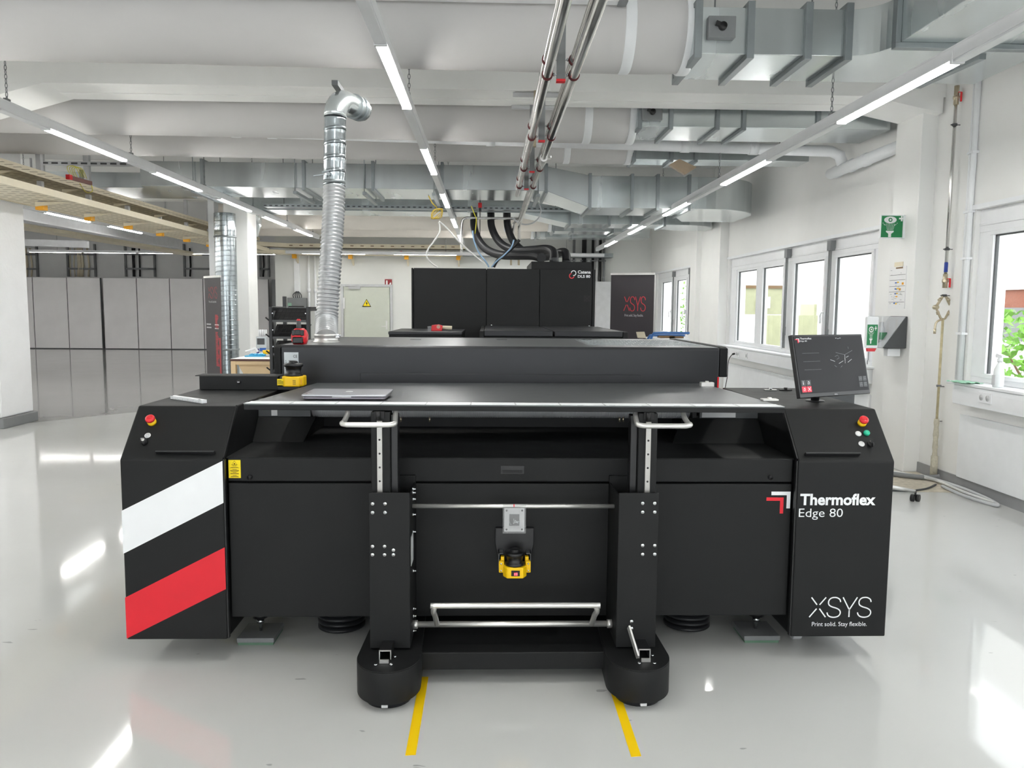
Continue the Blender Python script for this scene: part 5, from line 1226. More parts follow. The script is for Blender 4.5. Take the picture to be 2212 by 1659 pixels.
# small black cabinet with tape dispenser
z = at(900, 715, Y=7.6).z; a, b = at(840, 719, Y=7.4), at(997, 719, Y=7.4)
t = thing('side_cabinet', 'small low black cabinet beside the rear machine', 'cabinet', ((a.x+b.x)/2, 7.9, 0))
MB().box(a.x, 7.4, .05, b.x, 8.45, z-.03).build('body', 'black', t, .004); MB().box(a.x-.005, 7.39, z-.03, b.x+.005, 8.46, z).build('top', 'hood', t, .006)
MB().box(a.x+.075, 7.396, .08, a.x+.078, 7.401, z-.04).build('panel_seam', 'ink', t); MB().box(a.x+.02, 7.45, 0, b.x-.02, 8.4, .05).build('plinth', 'dark', t)
p = at(943, 716, Y=7.7); p.z = z
t = thing('tape_dispenser', 'red tape dispenser gun with a beige handle on the small black cabinet', 'dispenser', p)
MB().prism([(p.x-.05, p.y-.03, z), (p.x+.055, p.y-.03, z), (p.x+.06, p.y-.03, z+.05), (p.x+.02, p.y-.03, z+.062), (p.x-.045, p.y-.03, z+.055)], (0, .06, 0)).build('frame', 'redbtn', t, .004)
MB().cyl((p.x+.02, p.y-.033, z+.04), (p.x+.02, p.y+.033, z+.04), .018, 18).build('tape_roll', mat('clear_tape_roll', (216, 170, 150), .4), t)
MB().tube([(p.x+.05, p.y, z+.035), (p.x+.09, p.y, z+.032), (p.x+.15, p.y, z+.03)], [.016, .018, .019], 12).build('handle', 'cream', t)
MB().box(p.x-.085, p.y-.03, z, p.x-.05, p.y+.03, z+.045).build('blade_guard', 'bag', t)

# ------------------------------------------------------------------ standing banners
def banner(lab, pl, pr, Yl, Yr, ztop, thin):
    A = at(*pl, Y=Yl); B = at(*pr, Y=Yr); A.z = B.z = 0; d = (B-A); w = d.length; d.normalize(); n = V((d.y, -d.x, 0))
    t = thing('standing_banner', lab, 'banner', ((A.x+B.x)/2, (A.y+B.y)/2, 0))
    def pn(u, z): return A+d*(u*w)+V((0, 0, z))
    MB().prism([pn(0, .1), pn(1, .1), pn(1, ztop), pn(0, ztop)], -n*.004).build('print_sheet', 'banner', t)
    MB().bar(pn(-.01, ztop+.015), pn(1.01, ztop+.015), .03, .03).build('top_rail', 'brushed', t); MB().bar(pn(-.02, .05), pn(1.02, .05), .16, .1).build('base_cassette', 'brushed', t)
    MB().cyl(pn(.5, .1)-n*.05, pn(.5, ztop)-n*.05, .012, 10).build('support_pole', 'brushed', t)
    return t, pn, d, n, w
t, pn, d, n, w = banner('dark standing banner with red line lettering near the window corner', (1320, 600), (1414, 592), 12.0, 11.75, 2.06, False)
tx = MB(); mark(tx, pn(.31, 1.52), d, ZD, w*.50, .215, .011); tx.build('mark_print', mat('banner_red', (214, 66, 76), .5), t)
tx = MB(); tx.text('Print solid. Stay flexible.', pn(.335, 1.425), d, ZD, w*.43, .05); tx.build('slogan_print', 'lgrey', t)
dt = MB(); R = random.Random(4)
for i in range(46):
    u, z = R.random()**1.5*.9, .85+.22*R.random()-.1
    if z < 1.06-.25*u: q = pn(u, z); dt.prism([q, q+d*.008, q+d*.008+V((0, 0, .008)), q+V((0, 0, .008))], n*.001)
dt.build('dot_print', 'red', t)
MB().prism([pn(1.0, .1), pn(1.03, .1), pn(1.03, 2.06), pn(1.0, 2.06)], -n*.02).build('edge_profile', 'brushed', t)
t, pn, d, n, w = banner('dark standing banner beside the spiral duct of the white column', (442, 610), (476, 610), 12.4, 11.95, 1.97, True)
tx = MB(); mark(tx, pn(.22, 1.66), d, ZD, w*.56, .17, .012); tx.build('mark_print', mat('banner_dim_red', (150, 54, 60), .5), t)
tx = MB(); tx.text('Print solid. Stay flexible.', pn(.25, 1.585), d, ZD, w*.48, .04); tx.build('slogan_print', 'lgrey', t)
tx = MB()
for k in range(10): tx.prism([pn(.62-.0*k, 1.40-.022*k if k < 10 else 1.36-.022*k), pn(.62+.16+.04*sin(k), 1.40-.022*k if k < 10 else 1.36-.022*k), pn(.62+.16+.04*sin(k), 1.410-.022*k if k < 10 else 1.37-.022*k), pn(.62, 1.410-.022*k if k < 10 else 1.37-.022*k)], n*.001)
tx.build('bar_print', 'red', t); tx = MB()
for k in range(10, 34): tx.prism([pn(.62-.0*k, 1.40-.022*k if k < 10 else 1.36-.022*k), pn(.62+.16+.04*sin(k), 1.40-.022*k if k < 10 else 1.36-.022*k), pn(.62+.16+.04*sin(k), 1.410-.022*k if k < 10 else 1.37-.022*k), pn(.62, 1.410-.022*k if k < 10 else 1.37-.022*k)], n*.001)
tx.build('bar_print', 'red', t); tx = MB()
for k in range(30): tx.prism([pn(.84, 1.05-.02*k), pn(.92, 1.05-.02*k), pn(.92, 1.062-.02*k), pn(.84, 1.062-.02*k)], n*.001)
tx.build('bar_print', 'red', t)
tx = MB()
for u0, u1, z in ((.06, .34, 1.255), (.58, .84, 1.25), (.06, .36, 1.205), (.58, .82, 1.195)): tx.prism([pn(u0, z), pn(u1, z), pn(u1, z+.018), pn(u0, z+.018)], n*.001)
tx.build('text_line_print', 'lgrey', t)

# ------------------------------------------------------------------ spiral ducts at the white column
def upright(lab, px0, px1, py, Y, z0, z1, bands):
    a, b = at(px0, py, Y=Y), at(px1, py, Y=Y); x = (a.x+b.x)/2; r = (b.x-a.x)/2
    t = thing('spiral_duct', lab, 'duct', (x, Y, z0)); m = MB(); spiral(m, (x, Y, z0), (x, Y, z1), r, .11, bead=.0); m.build('spiral_tube', 'spiral', t)
    f = MB()
    for z in bands: f.lathe((x, Y, z), [(r+.004, 0), (r+.012, .005), (r+.012, .03), (r+.004, .035)], seg=28)
    f.build('joint_band', 'galv2', t); return t, x, r
upright('thick upright spiral duct in front of the white column', 467, 512, 620, 14.35, .0, 3.18, (.75, 2.75))
a, b = at(541, 620, Y=15.6), at(563, 620, Y=15.6)
x = at(530, 620, Y=15.6).x; r = .19
t = thing('spiral_duct', 'spiral duct bending behind the white column', 'duct', (x, 15.6, 0)); m = MB(); spiral(m, (x, 15.6, 0), (x, 15.6, at(550, 525, Y=15.6).z), r, .11, bead=.0); m.build('spiral_tube', 'spiral', t)
zz = at(550, 528, Y=15.6).z; el = [(x, 15.6, zz), (x, 15.6, zz+.08), (x+.08, 15.6, zz+.24), (x+.14, 15.6, zz+.40), (x+.15, 15.6, zz+.6), (x+.15, 15.6, 3.5)]
pth = resample(catmull(el, 10), .035); MB().tube(pth, [r+(.008 if k % 4 == 0 else 0) for k in range(len(pth))], 26).build('segmented_bend', 'galv', t)

# ------------------------------------------------------------------ work table behind the striped cabinet
Yt = 8.2; a = at(498, 775, Y=Yt); zt = a.z; xb = at(640, 775, Y=Yt).x
t = thing('packing_table', 'beige framed work table with white top behind the striped cabinet', 'table', ((a.x+xb)/2, Yt+.5, 0))
MB().box(a.x, Yt, zt-.022, xb, Yt+1.5, zt).build('tabletop', 'white', t, .003); MB().box(a.x-.004, Yt-.006, zt-.022, xb, Yt, zt-.002).build('edge_band', mat('edge_band_brown', (92, 60, 52), .5), t)
for lx in (a.x+.0, xb-.05):
    for ly in (Yt, Yt+1.44): MB().box(lx, ly, 0, lx+.05, ly+.05, zt-.024).build('leg', 'beige', t, .003)
MB().box(a.x+.05, Yt, zt-.062, xb-.05, Yt+.04, zt-.024).box(a.x+.05, Yt+1.45, zt-.062, xb-.05, Yt+1.49, zt-.024).build('frame_rail', 'beige', t, .003)
p = at(510, 781, Y=Yt+.02)
MB().prism([(at(512, 781, Y=Yt).x, Yt+.03, zt-.062), (xb-.05, Yt+.03, zt-.062), (xb-.05, Yt+.03, zt-.20), (at(528, 800, Y=Yt).x, Yt+.03, zt-.20)], (0, .5, 0)).build('hopper', 'beige', t, .004)
def onT(px, py): q = at(px, py, Z=zt); return V((q.x, min(q.y, Yt+1.3), zt))
p = onT(553, 770); m = MB(); R = random.Random(9)
m.prism(*slab(p.x-.11, p.x+.10, p.y-.07, p.y+.07, zt, zt+.012, .03))
o = thing('blue_glove', 'crumpled bright blue gloves lying on the work table', 'gloves', (p.x, p.y, zt)); g = m.build('glove', 'cyan', o, .004)
for k in range(6): q = p+V((-.07+.03*k, -.03+.05*R.random(), .012)); MB().tube(catmull([q, q+V((.03, .01, .012)), q+V((.06, -.01, .006))], 4), [.010]*9, 8).build('finger', 'cyan', o)
p = onT(578, 770); o = thing('yellow_tub', 'small yellow open tub on the work table', 'tub', (p.x, p.y, zt))
MB().lathe((p.x, p.y, zt), [(.040, 0), (.046, .04)], seg=20).build('clear_bottom', 'lgrey', o); MB().lathe((p.x, p.y, zt+.028), [(.047, 0), (.052, .04), (.048, .04), (.044, .004), (0, .004)], seg=20).build('tub_rim', 'yellow', o)
p = onT(588, 765); o = thing('small_bottle', 'little white bottle at the back of the work table', 'bottle', (p.x-.02, p.y+.1, zt)); MB().lathe((p.x-.02, p.y+.1, zt), [(.018, 0), (.018, .05), (.009, .062), (.009, .085), (0, .086)], seg=14).build('body', 'white', o); MB().lathe((p.x-.02, p.y+.1, zt), [(.0185, .01), (.0185, .025)], seg=14).build('label', 'redbtn', o)
p = at(567, 715, Y=9.75)
o = thing('supply_jug', 'clear drum of liquid with a printed label behind the work table', 'canister', (p.x, 9.75, 0)); z2 = at(567, 727, Y=9.75).z
MB().box(p.x-.07, 9.7, .0, p.x+.07, 9.85, z2-.0).build('cabinet_stand', 'lgrey', o, .01)
z0 = at(567, 765, Y=9.75).z
MB().box(p.x-.062, 9.69, z0, p.x+.062, 9.70, z2).build('label', 'label', o); MB().box(p.x-.05, 9.685, z0+.12, p.x+.04, 9.69, z2-.02).build('dark_picture', 'dgrey', o); MB().box(p.x-.02, 9.685, z0+.04, p.x+.055, 9.69, z0+.08).build('blue_print', 'blue', o); MB().box(p.x-.06, 9.685, z0, p.x-.03, 9.69, z0+.07).build('violet_print', mat('violet', (70, 66, 130), .5), o)
m = MB()
for k in range(5): m.cyl((p.x-.045+.022*k, 9.76, z2), (p.x-.045+.022*k, 9.76, z2+.085), .009, 10)
m.build('white_tubes', 'white', o)
for k, (px, mm, nm, lab) in enumerate(((563, 'lgrey', 'supply_box', 'pale box on the floor under the work table, hidden mostly by the striped cabinet'), (573, 'blue', 'blue_canister', 'blue-labelled canister under the work table'))):
    q = at(px, 808, Y=9.3); zq = at(px, 800, Y=9.3).z; solo(MB().box(q.x-.045, 9.25, 0, q.x+.045, 9.4, zq), nm, mm, lab, nm.split('_')[1], bevel=.01)
q = at(553, 763, Y=9.4); solo(MB().tube(catmull([V((q.x-.09, 9.3, zt+.012)), V((q.x-.03, 9.3, zt+.03)), V((q.x+.02, 9.3, zt+.05)), V((q.x+.05, 9.3, zt+.01))], 5), .014, 10), 'tape_strip', 'white', 'little white curled strip at the far edge of the work table', 'strip')

# white pole frames leaning behind the column
p0, p1 = at(548, 614, Y=16.2), at(552, 790, Y=16.2)
t = thing('mirror_frame', 'tall white folded frame leaning behind the white column', 'frame', (p1.x, 16.2, 0))
for px, nm in ((546.5, 'frame_bar'), (552, 'frame_bar')):
    a = at(px, 614, Y=16.2); b = V((at(px+3, 790, Y=16.2).x, 16.2, 0)); MB().bar(a, b, .04, .05).build(nm, 'white', t); MB().box(a.x-.02, 16.17, a.z, a.x+.02, 16.23, a.z+.03).build('bar_cap', 'ink', t)
# ------------------------------------------------------------------ black tilted shelf rack
Yr = 7.4; a, b = at(580, 662, Y=Yr), at(668, 662, Y=Yr); ztop = a.z
t = thing('tilted_rack', 'black rack with three tilted grid shelves behind the red cordless tool', 'rack', ((a.x+b.x)/2, Yr+.3, 0))
for x in (a.x, b.x-.03): MB().box(x, Yr, 0, x+.03, Yr+.05, ztop).box(x, Yr+.5, 0, x+.03, Yr+.55, ztop+.1).box(x, Yr+.05, ztop-.04, x+.03, Yr+.5, ztop).box(x, Yr, 0, x+.03, Yr+.55, .03).build('side_frame', 'black2', t, .003)
for k in range(4):
    zf = ztop-.012-.155*k
    sh = MB().prism([(a.x+.032, Yr+.01, zf-.115), (b.x-.032, Yr+.01, zf-.115), (b.x-.032, Yr+.16, zf), (a.x+.032, Yr+.16, zf)], (0, .006, -.010)).build('tilted_shelf', 'black2', t)
    g = MB()
    for i in range(8): x = a.x+.04+(b.x-a.x-.08)*i/7; g.bar((x, Yr+.012, zf-.113), (x+.02, Yr+.158, zf+.0), .005, .004)
    for i in range(4): g.bar((a.x+.035, Yr+.014+.045*i, zf-.112+.0345*i), (b.x-.035, Yr+.014+.045*i, zf-.112+.0345*i), .005, .004)
    o = g.build('grid', 'dark', t); o.parent = sh
    o = MB().box(a.x+.032, Yr, zf-.132, b.x-.032, Yr+.012, zf-.112).build('shelf_lip', 'dgrey', t); o.parent = sh
    if k < 3: MB().cyl((a.x+.035, Yr+.005, zf-.05), (a.x+.035, Yr-.004, zf-.05), .005, 8).cyl((b.x-.035, Yr+.005, zf-.05), (b.x-.035, Yr-.004, zf-.05), .005, 8).build('shelf_screw', 'bolt', t).parent = sh
    MB().bar((a.x-.0, Yr+.02, zf-.12), (a.x-.03, Yr, zf-.09), .01, .012).build('side_hook', 'black2', t)
MB().box(a.x, Yr+.46, .3, b.x, Yr+.5, .34).build('cross_bar', 'black2', t)
# ------------------------------------------------------------------ wall box and conduits
p = at(643, 655, Y=20.2)
t = thing('inverter_box', 'grey inverter box with a small green label on the back wall behind the rack', 'box', (p.x, 20.2, at(640, 690, Y=20.2).z))
a, b = at(620, 643, Y=20.1), at(661, 690, Y=20.1); MB().box(a.x, 20.1, b.z, b.x, 20.3, a.z).build('housing', 'mgrey', t, .01)
q = at(622, 657, Y=20.1); MB().box(q.x, 20.09, q.z-.04, q.x+.09, 20.1, q.z+.0).box(q.x, 20.09, q.z+.01, q.x+.09, 20.1, q.z+.03).build('green_label', 'teal', t); q = at(624, 658, Y=20.1); MB().box(q.x, 20.085, q.z-.06, q.x+.38, 20.1, q.z-.035).build('display_strip', 'ink', t)
m = MB()
for k in range(5): x = p.x-.1+.05*k; m.tube(catmull([(x, 20.2, a.z), (x-.01, 20.2, a.z+.08), (p.x-.02+.01*k, 20.2, a.z+.16)], 4), .012, 6)
m.build('cable_arch', 'dgrey', t)
for i, (px0, px1, y0, y1, lab) in enumerate(((634, 647, 552, 631, 'flat white cable duct on the back wall above the grey inverter box'), (663, 671, 552, 740, 'white upright conduit on the back wall beside the inverter box'), (677, 685, 552, 740, 'white upright conduit half hidden by the silver hose'))):
    a, b = at(px0, y0, Y=20.2), at(px1, y1, Y=20.2); m = MB()
    if i == 0: m.box(a.x, 20.22, b.z, b.x, 20.3, a.z)
    else:
        m.cyl(((a.x+b.x)/2, 20.24, max(0, b.z)), ((a.x+b.x)/2, 20.24, a.z), (b.x-a.x)/2, 14)
        m.cyl(((a.x+b.x)/2, 20.24, 1.9), ((a.x+b.x)/2, 20.24, 2.0), (b.x-a.x)/2+.012, 14)
    solo(m, 'wall_conduit', 'white', lab, 'conduit')

# ------------------------------------------------------------------ grey partition and cable ladders of the far bay
Yp = 28.0
zp0, zp1 = 0.02, at(200, 600, Y=Yp).z
seams = [-30, 73, 147, 219, 224, 297, 368, 440, 512, 581]
names = ['first', 'second', 'third', 'fourth', 'fifth', 'sixth', 'seventh', 'eighth']
k = 0
for s0, s1 in zip(seams, seams[1:]):
    if s1-s0 < 10: continue
    a, b = at(s0, 680, Y=Yp), at(s1, 680, Y=Yp)
    t = thing('partition_panel', 'tall grey partition panel, %s from the rough white column' % names[k], 'panel', ((a.x+b.x)/2, Yp, 0), 'grey partition panels of the far bay'); k += 1
    MB().box(a.x+.012, Yp, zp0, b.x-.012, Yp+.05, zp1).build('door_leaf', 'greypanel', t, .01)
    MB().box(a.x+.02, Yp-.01, 0, b.x-.02, Yp+.04, .03).build('floor_track', 'dgrey', t)
    MB().box(b.x-.012, Yp+.015, 0, b.x+.012, Yp+.06, zp1).build('seam_strip', 'dgrey', t)
a = at(586, 680, Y=Yp); 
solo(MB().box(a.x+.01, Yp+.1, 0, at(600, 680, Y=Yp).x, Yp+.9, zp1), 'partition_end', 'mgrey', 'grey end wall of the partition beside the back wall', 'panel')
def ladder(px0, px1, n, lab, top=548):
    a, b = at(px0, top, Y=28.95), at(px1, 598, Y=28.95); t = thing('cable_ladder', lab, 'cable ladder', ((a.x+b.x)/2, 28.95, b.z))
    for x in (a.x, b.x-.06): MB().box(x, 28.9, b.z, x+.06, 28.99, a.z+.35).build('stile', 'mgrey', t)
    MB().box(a.x, 28.9, b.z+.25, b.x, 28.96, b.z+.31).box(a.x, 28.9, a.z-.05, b.x, 28.96, a.z+.0).build('rung', 'mgrey', t)
    R = random.Random(n); m = MB()
    for k in range(n): x = a.x+.1+(b.x-a.x-.2)*R.random(); m.tube([(x, 28.94, b.z), (x+R.uniform(-.05, .05), 28.94, (a.z+b.z)/2), (x+R.uniform(-.04, .04), 28.94, a.z+.2)], R.choice((.02, .03, .045)), 6)
    m.build('cables', 'cream' if n > 3 else 'ink', t)
ladder(28, 84, 9, 'upright cable ladder full of cream cables over the first partition panel')
ladder(144, 209, 9, 'upright cable ladder with cream cables over the third partition panel')
ladder(269, 337, 3, 'upright cable ladder with three black cables over the fourth partition panel')
ladder(396, 462, 0 or 1, 'nearly empty cable ladder over the last panels beside the thin white post')
ladder(560, 583, 1, 'cable ladder behind the white column over the partition end')
# thin white post beside the spiral duct
a = at(453, 600, Y=14.9); b = at(466, 600, Y=14.9); solo(MB().box(a.x, 14.9, 0, b.x, 15.15, 3.5), 'white_post', 'white', 'thin white post between the thick spiral duct and the far cable ladder', 'post')
# upright pipes on the back wall near the window corner
for i, (px, r, m, lab) in enumerate(((1240, .035, 'mgrey', 'grey riser pipe on the back wall, first from the machine top'), (1262, .06, 'black2', 'thick black riser pipe on the back wall above the lettered machine'), (1281, .035, 'black2', 'slim black riser pipe on the back wall, beside the thick one'), (1290, .03, 'lgrey', 'pale riser pipe on the back wall between two black ones'), (1297, .035, 'black2', 'black riser pipe on the back wall nearest the window corner'), (1305, .03, 'mgrey', 'grey riser pipe on the back wall nearest the dark banner'))):
    q = at(px, 560, Y=20.15); m_ = MB().cyl((q.x, 20.18, 1.2), (q.x, 20.18, at(px, 508, Y=20.15).z), r, 12)
    t = thing('riser_pipe', lab, 'pipe', (q.x, 20.18, 1.2)); m_.build('pipe', m, t)
    MB().box(q.x-r-.02, 20.14, 2.1, q.x+r+.02, 20.3, 2.13).box(q.x-r-.02, 20.14, 2.75, q.x+r+.02, 20.3, 2.78).build('pipe_clip', 'mgrey', t)
a, b = at(1288, 608, Y=19.6), at(1330, 700, Y=19.6); solo(MB().box(a.x, 19.6, 0, b.x+.1, 20.1, a.z), 'wall_cabinet', 'lgrey', 'pale grey cabinet standing behind the dark banner', 'cabinet', bevel=.01)
# blue railed trolley and pale screen near the banner
Yb = 10.6; z = at(1450, 724, Y=Yb).z
t = thing('rail_trolley', 'blue-railed trolley behind the hood vent, in front of the far window', 'trolley', (3.1, Yb+.3, 0))
a, b = at(1414, 724, Y=Yb), at(1489, 724, Y=Yb)
for dz, dy in ((.03, 0), (-.01, .25)): MB().tube(catmull([(a.x-.06, Yb+dy, z+dz-.12), (a.x-.02, Yb+dy, z+dz-.02), (a.x+.05, Yb+dy, z+dz), (b.x, Yb+dy, z+dz)], 5), .016, 10).build('blue_rail', 'bluesteel', t)
MB().box(a.x, Yb-.02, z-.07, b.x, Yb+.6, z-.045).build('shelf', 'white', t); MB().box(a.x+.1, Yb+.1, z-.045, a.x+.3, Yb+.3, z-.015).box(b.x-.25, Yb+.1, z-.045, b.x-.05, Yb+.35, z-.02).build('shelf_clutter', 'brown', t)
for x in (a.x+.02, b.x-.05):
    for y in (Yb, Yb+.55): MB().cyl((x, y, 0), (x, y, z-.07), .018, 10).build('leg', 'bluesteel', t)
p0 = at(1378, 720, Y=10.2); t = thing('pale_display', 'small pale tilted display beside the blue-railed trolley', 'display', (p0.x+.07, 10.2, 0))
MB().prism([(p0.x, 10.2, p0.z-.06), (p0.x+.10, 10.15, p0.z-.06), (p0.x+.09, 10.22, p0.z+.02), (p0.x-.01, 10.26, p0.z+.015)], (0, .03, 0)).build('screen', 'cream', t, .002); MB().cyl((p0.x+.05, 10.24, 0), (p0.x+.05, 10.24, p0.z-.05), .02, 10).lathe((p0.x+.05, 10.24, 0), [(.2, 0), (.2, .02), (0, .021)], seg=20).build('stand', 'dgrey', t)
# ------------------------------------------------------------------ window wall: signs, eye wash, gas pipe
def eyewash(par, C, s, name='pictogram', hw=1.0):
    """eye over a shower head with a cross, unit square of side s centred at C facing -Y"""
    m = MB(); P = lambda u, v: V((C.x+u*s*hw, C.y, C.z+v*s))
    e = [P(-.40+.52*(1-cos(pi*k/12))/2, .27+.14*sin(pi*k/12)) for k in range(13)]+[P(.12-.52*(1-cos(pi*k/12))/2, .27-.14*sin(pi*k/12)) for k in range(1, 12)]
    m.prism(e, (0, -.002, 0)); m.prism([P(.22, .30), P(.30, .30), P(.30, .22), P(.36, .22), P(.36, .30), P(.44, .30), P(.44, .36), P(.36, .36), P(.36, .44), P(.30, .44), P(.30, .36), P(.22, .36)], (0, -.002, 0))
    m.prism([P(-.30, -.17), P(.02, -.17), P(.02, -.22), P(-.08, -.29), P(-.08, -.43), P(-.20, -.43), P(-.20, -.29), P(-.30, -.22)], (0, -.002, 0))
    for i in range(6):
        for j in range(5): q = P(-.25+.04*i*1.2+(.02*(i-2.5)*j*.25), -.12+.055*j); m.box(q.x-.012*s*hw, q.y-.002, q.z-.014*s, q.x+.012*s*hw, q.y, q.z+.014*s)
    for (u, v) in ((-.44, .14), (-.39, .09), (-.35, .06), (.15, .14), (.10, .09), (.06, .06)): q = P(u, v); m.box(q.x-.014*s*hw, q.y-.002, q.z-.014*s, q.x+.014*s*hw, q.y, q.z+.014*s)
    o = m.build(name, 'paper', par)
    C2 = V((C.x, C.y-.002, C.z)); P2 = lambda u, v: V((C2.x+u*s*hw, C2.y, C2.z+v*s))
    q = P2(-.14, .27); i = MB().lathe(q, [(.085*s, 0), (.085*s, .001), (0, .001)], (0, -1, 0), 18).build('iris', 'green', par)
    MB().lathe(q+V((0, -.001, 0)), [(.045*s, 0), (.045*s, .001), (0, .001)], (0, -1, 0), 14).build('pupil', 'paper', par)
Ys = 7.62; a, b = at(1905, 466, Y=Ys), at(1954, 513, Y=Ys); S = b.x-a.x
t = thing('eye_wash_sign', 'square green eye wash sign projecting from the pilaster', 'sign', ((a.x+b.x)/2, Ys, b.z))
MB().box(a.x-.008, Ys, b.z-.01, 4.03, Ys+.025, a.z+.01).build('sign_board', 'white', t, .002); MB().box(a.x, Ys-.002, b.z, b.x, Ys, a.z).build('green_face', 'green', t)
eyewash(t, V(((a.x+b.x)/2, Ys-.002, (a.z+b.z)/2)), S); MB().box(4.0, Ys-.012, b.z-.01, 4.02, Ys+.04, a.z+.01).build('wall_flange', 'white', t)
# skin protection plan on the pilaster
t = thing('wall_chart', 'white chart with yellow marks taped on the pilaster under the eye wash sign', 'chart', (4.015, 7.66, 1.57))
y0, y1, z0, z1 = 7.84, 7.53, 1.575, 1.985
MB().box(4.012, y1, z0, 4.019, y0, z1).build('sheet', 'paper', t); MB().box(4.014, 7.60, z1, 4.019, 7.76, z1+.045).build('top_flap', 'cream', t)
m = MB(); m.box(4.0105, 7.57+.02, z1-.02, 4.0118, 7.72, z1-.006, 4)
for z in (.08, .13, .19, .245, .345): m.box(4.0105, y1+.005, z1-z-.002, 4.0118, y0-.01, z1-z+.001, 0)
for i, (u, z, mm) in enumerate(((.12, .15, 1), (.12, .21, 1), (.13, .26, 1), (.14, .36, 1), (.03, .16, 2), (.03, .17, 2), (.08, .215, 2), (.08, .225, 2), (.135, .29, 2), (.16, .155, 3), (.16, .215, 3), (.16, .262, 3), (.17, .355, 3))): m.box(4.0105, y1+u, z1-z-.008, 4.0118, y1+u+.035, z1-z+.004, mm)
for k in range(26): R = random.Random(k); u, z = R.uniform(.02, .27), R.uniform(.03, .38); m.box(4.0105, y1+u, z1-z, 4.0118, y1+u+R.uniform(.01, .04), z1-z+.003, 5)
m.build('chart_print', ['ink', 'yellow', 'orange', 'blue', 'brown', 'mgrey'], t)
# eye wash station
t = thing('eye_wash_station', 'dark eye wash box with clear slanted cover and green label, on the pilaster', 'eye wash box', (3.9, 7.6, 1.19))
z0, z1 = at(1905, 752, Y=7.5).z, at(1905, 683, Y=7.5).z
xb, xf = 4.018, at(1899, 720, Y=7.5).x
MB().prism([(xb, 7.46, z0), (xb, 7.46, z1), (xb-.02, 7.46, z1), (xf+.02, 7.46, z0)], (0, .3, 0)).build('dark_housing', 'dgrey', t, .008)
MB().prism([(xb-.01, 7.455, z1), (xf, 7.455, z1), (xf-.01, 7.455, z0), (xf+.03, 7.455, z0)], (0, .3, 0)).build('clear_cover', 'smoke', t, .008)
MB().prism([(xb-.022, 7.457, z1-.004), (xb-.03, 7.457, z1-.004), (xf+.012, 7.457, z0+.004), (xf+.02, 7.457, z0+.004)], (0, .295, 0)).build('lightening_sheet', 'lgrey', t)  # pale sheet added to lighten the view through the clear cover
bt = MB().lathe((xf+.07, 7.6, z0+.05), [(.03, 0), (.035, .02), (.035, .14), (.02, .17), (.02, .2), (0, .2)], seg=18).build('rinse_bottle', 'lgrey', t); MB().box(xf+.035, 7.552, z0+.08, xf+.105, 7.562, z0+.15).build('bottle_label', 'green', t)
p, q = at(1874, 684, Y=7.45), at(1896, 752, Y=7.45)
w_ = MB().box(p.x, 7.45, q.z, q.x, 7.50, p.z).build('wall_dispenser', 'white', t, .008)
a, b = at(1874, 701, Y=7.45), at(1894, 746, Y=7.45); MB().box(a.x, 7.447, b.z, b.x, 7.4495, a.z).build('green_label', 'green', t)
eyewash(t, V(((a.x+b.x)/2, 7.447, (a.z+b.z)/2)), (a.z-b.z)*.98, 'label_pictogram', .46)
a = at(1882, 757, Y=7.45); MB().prism([(a.x-.04, 7.45, a.z+.02), (a.x+.05, 7.45, a.z+.02), (a.x+.035, 7.45, a.z-.01), (a.x-.035, 7.45, a.z-.01)], (0, .03, 0)).build('red_tab', 'redbtn', t)
a = at(1876, 760, Y=7.45); MB().tube([a, a+V((0, 0, -.08)), a+V((-.006, 0, -.085)), a+V((-.006, 0, -.12))], .004, 6).build('hook_wire', 'mgrey', t)
a, b = at(1920, 753, Y=7.5), at(1940, 770, Y=7.5); MB().box(a.x, 7.52, b.z, b.x+.03, 7.6, a.z).build('bracket', 'white', t, .004)
# gas pipe
GX, GY = 4.12, 7.05
t = thing('gas_pipe', 'upright steel gas pipe with red valve levers and a diamond branch on the window wall', 'pipe', (GX, GY, 0))
Zp = lambda py: at(2045, py, Y=GY).z
MB().cyl((GX, GY, Zp(185)), (GX, GY, Zp(600)), .014, 14).build('upper_pipe', 'steel', t)
MB().cyl((GX, GY, Zp(690)), (GX, GY, Zp(905)), .011, 12).build('lower_pipe', 'oldpipe', t)
zr = [Zp(905)-(Zp(905)-.04)*k/14 for k in range(15)]
MB().tube([(GX, GY, z) for z in zr], [.022+.003*sin(k*2.1) for k in range(15)], 14).tube([(GX, GY, Zp(985)), (GX, GY, .03)], [.030, .032], 14).build('wrapped_pipe', 'wrap', t)
for py in (272, 541, 641): MB().lathe((GX, GY, Zp(py)), [(.015, 0), (.022, .001), (.022, .02), (.015, .021)], seg=16).cyl((GX+.02, GY, Zp(py)+.01), (RX, GY, Zp(py)+.01), .004, 6).cyl((GX-.02, GY, Zp(py)+.01), (GX-.035, GY, Zp(py)+.01), .005, 6).build('pipe_clip', 'dgrey', t)
for py in (835, 910): MB().lathe((GX, GY, Zp(py)), [(.012, 0), (.022, .001), (.022, .015), (.012, .016)], seg=16).cyl((GX-.02, GY, Zp(py)), (RX, GY, Zp(py)), .005, 6).build('pipe_clip', 'mgrey', t)
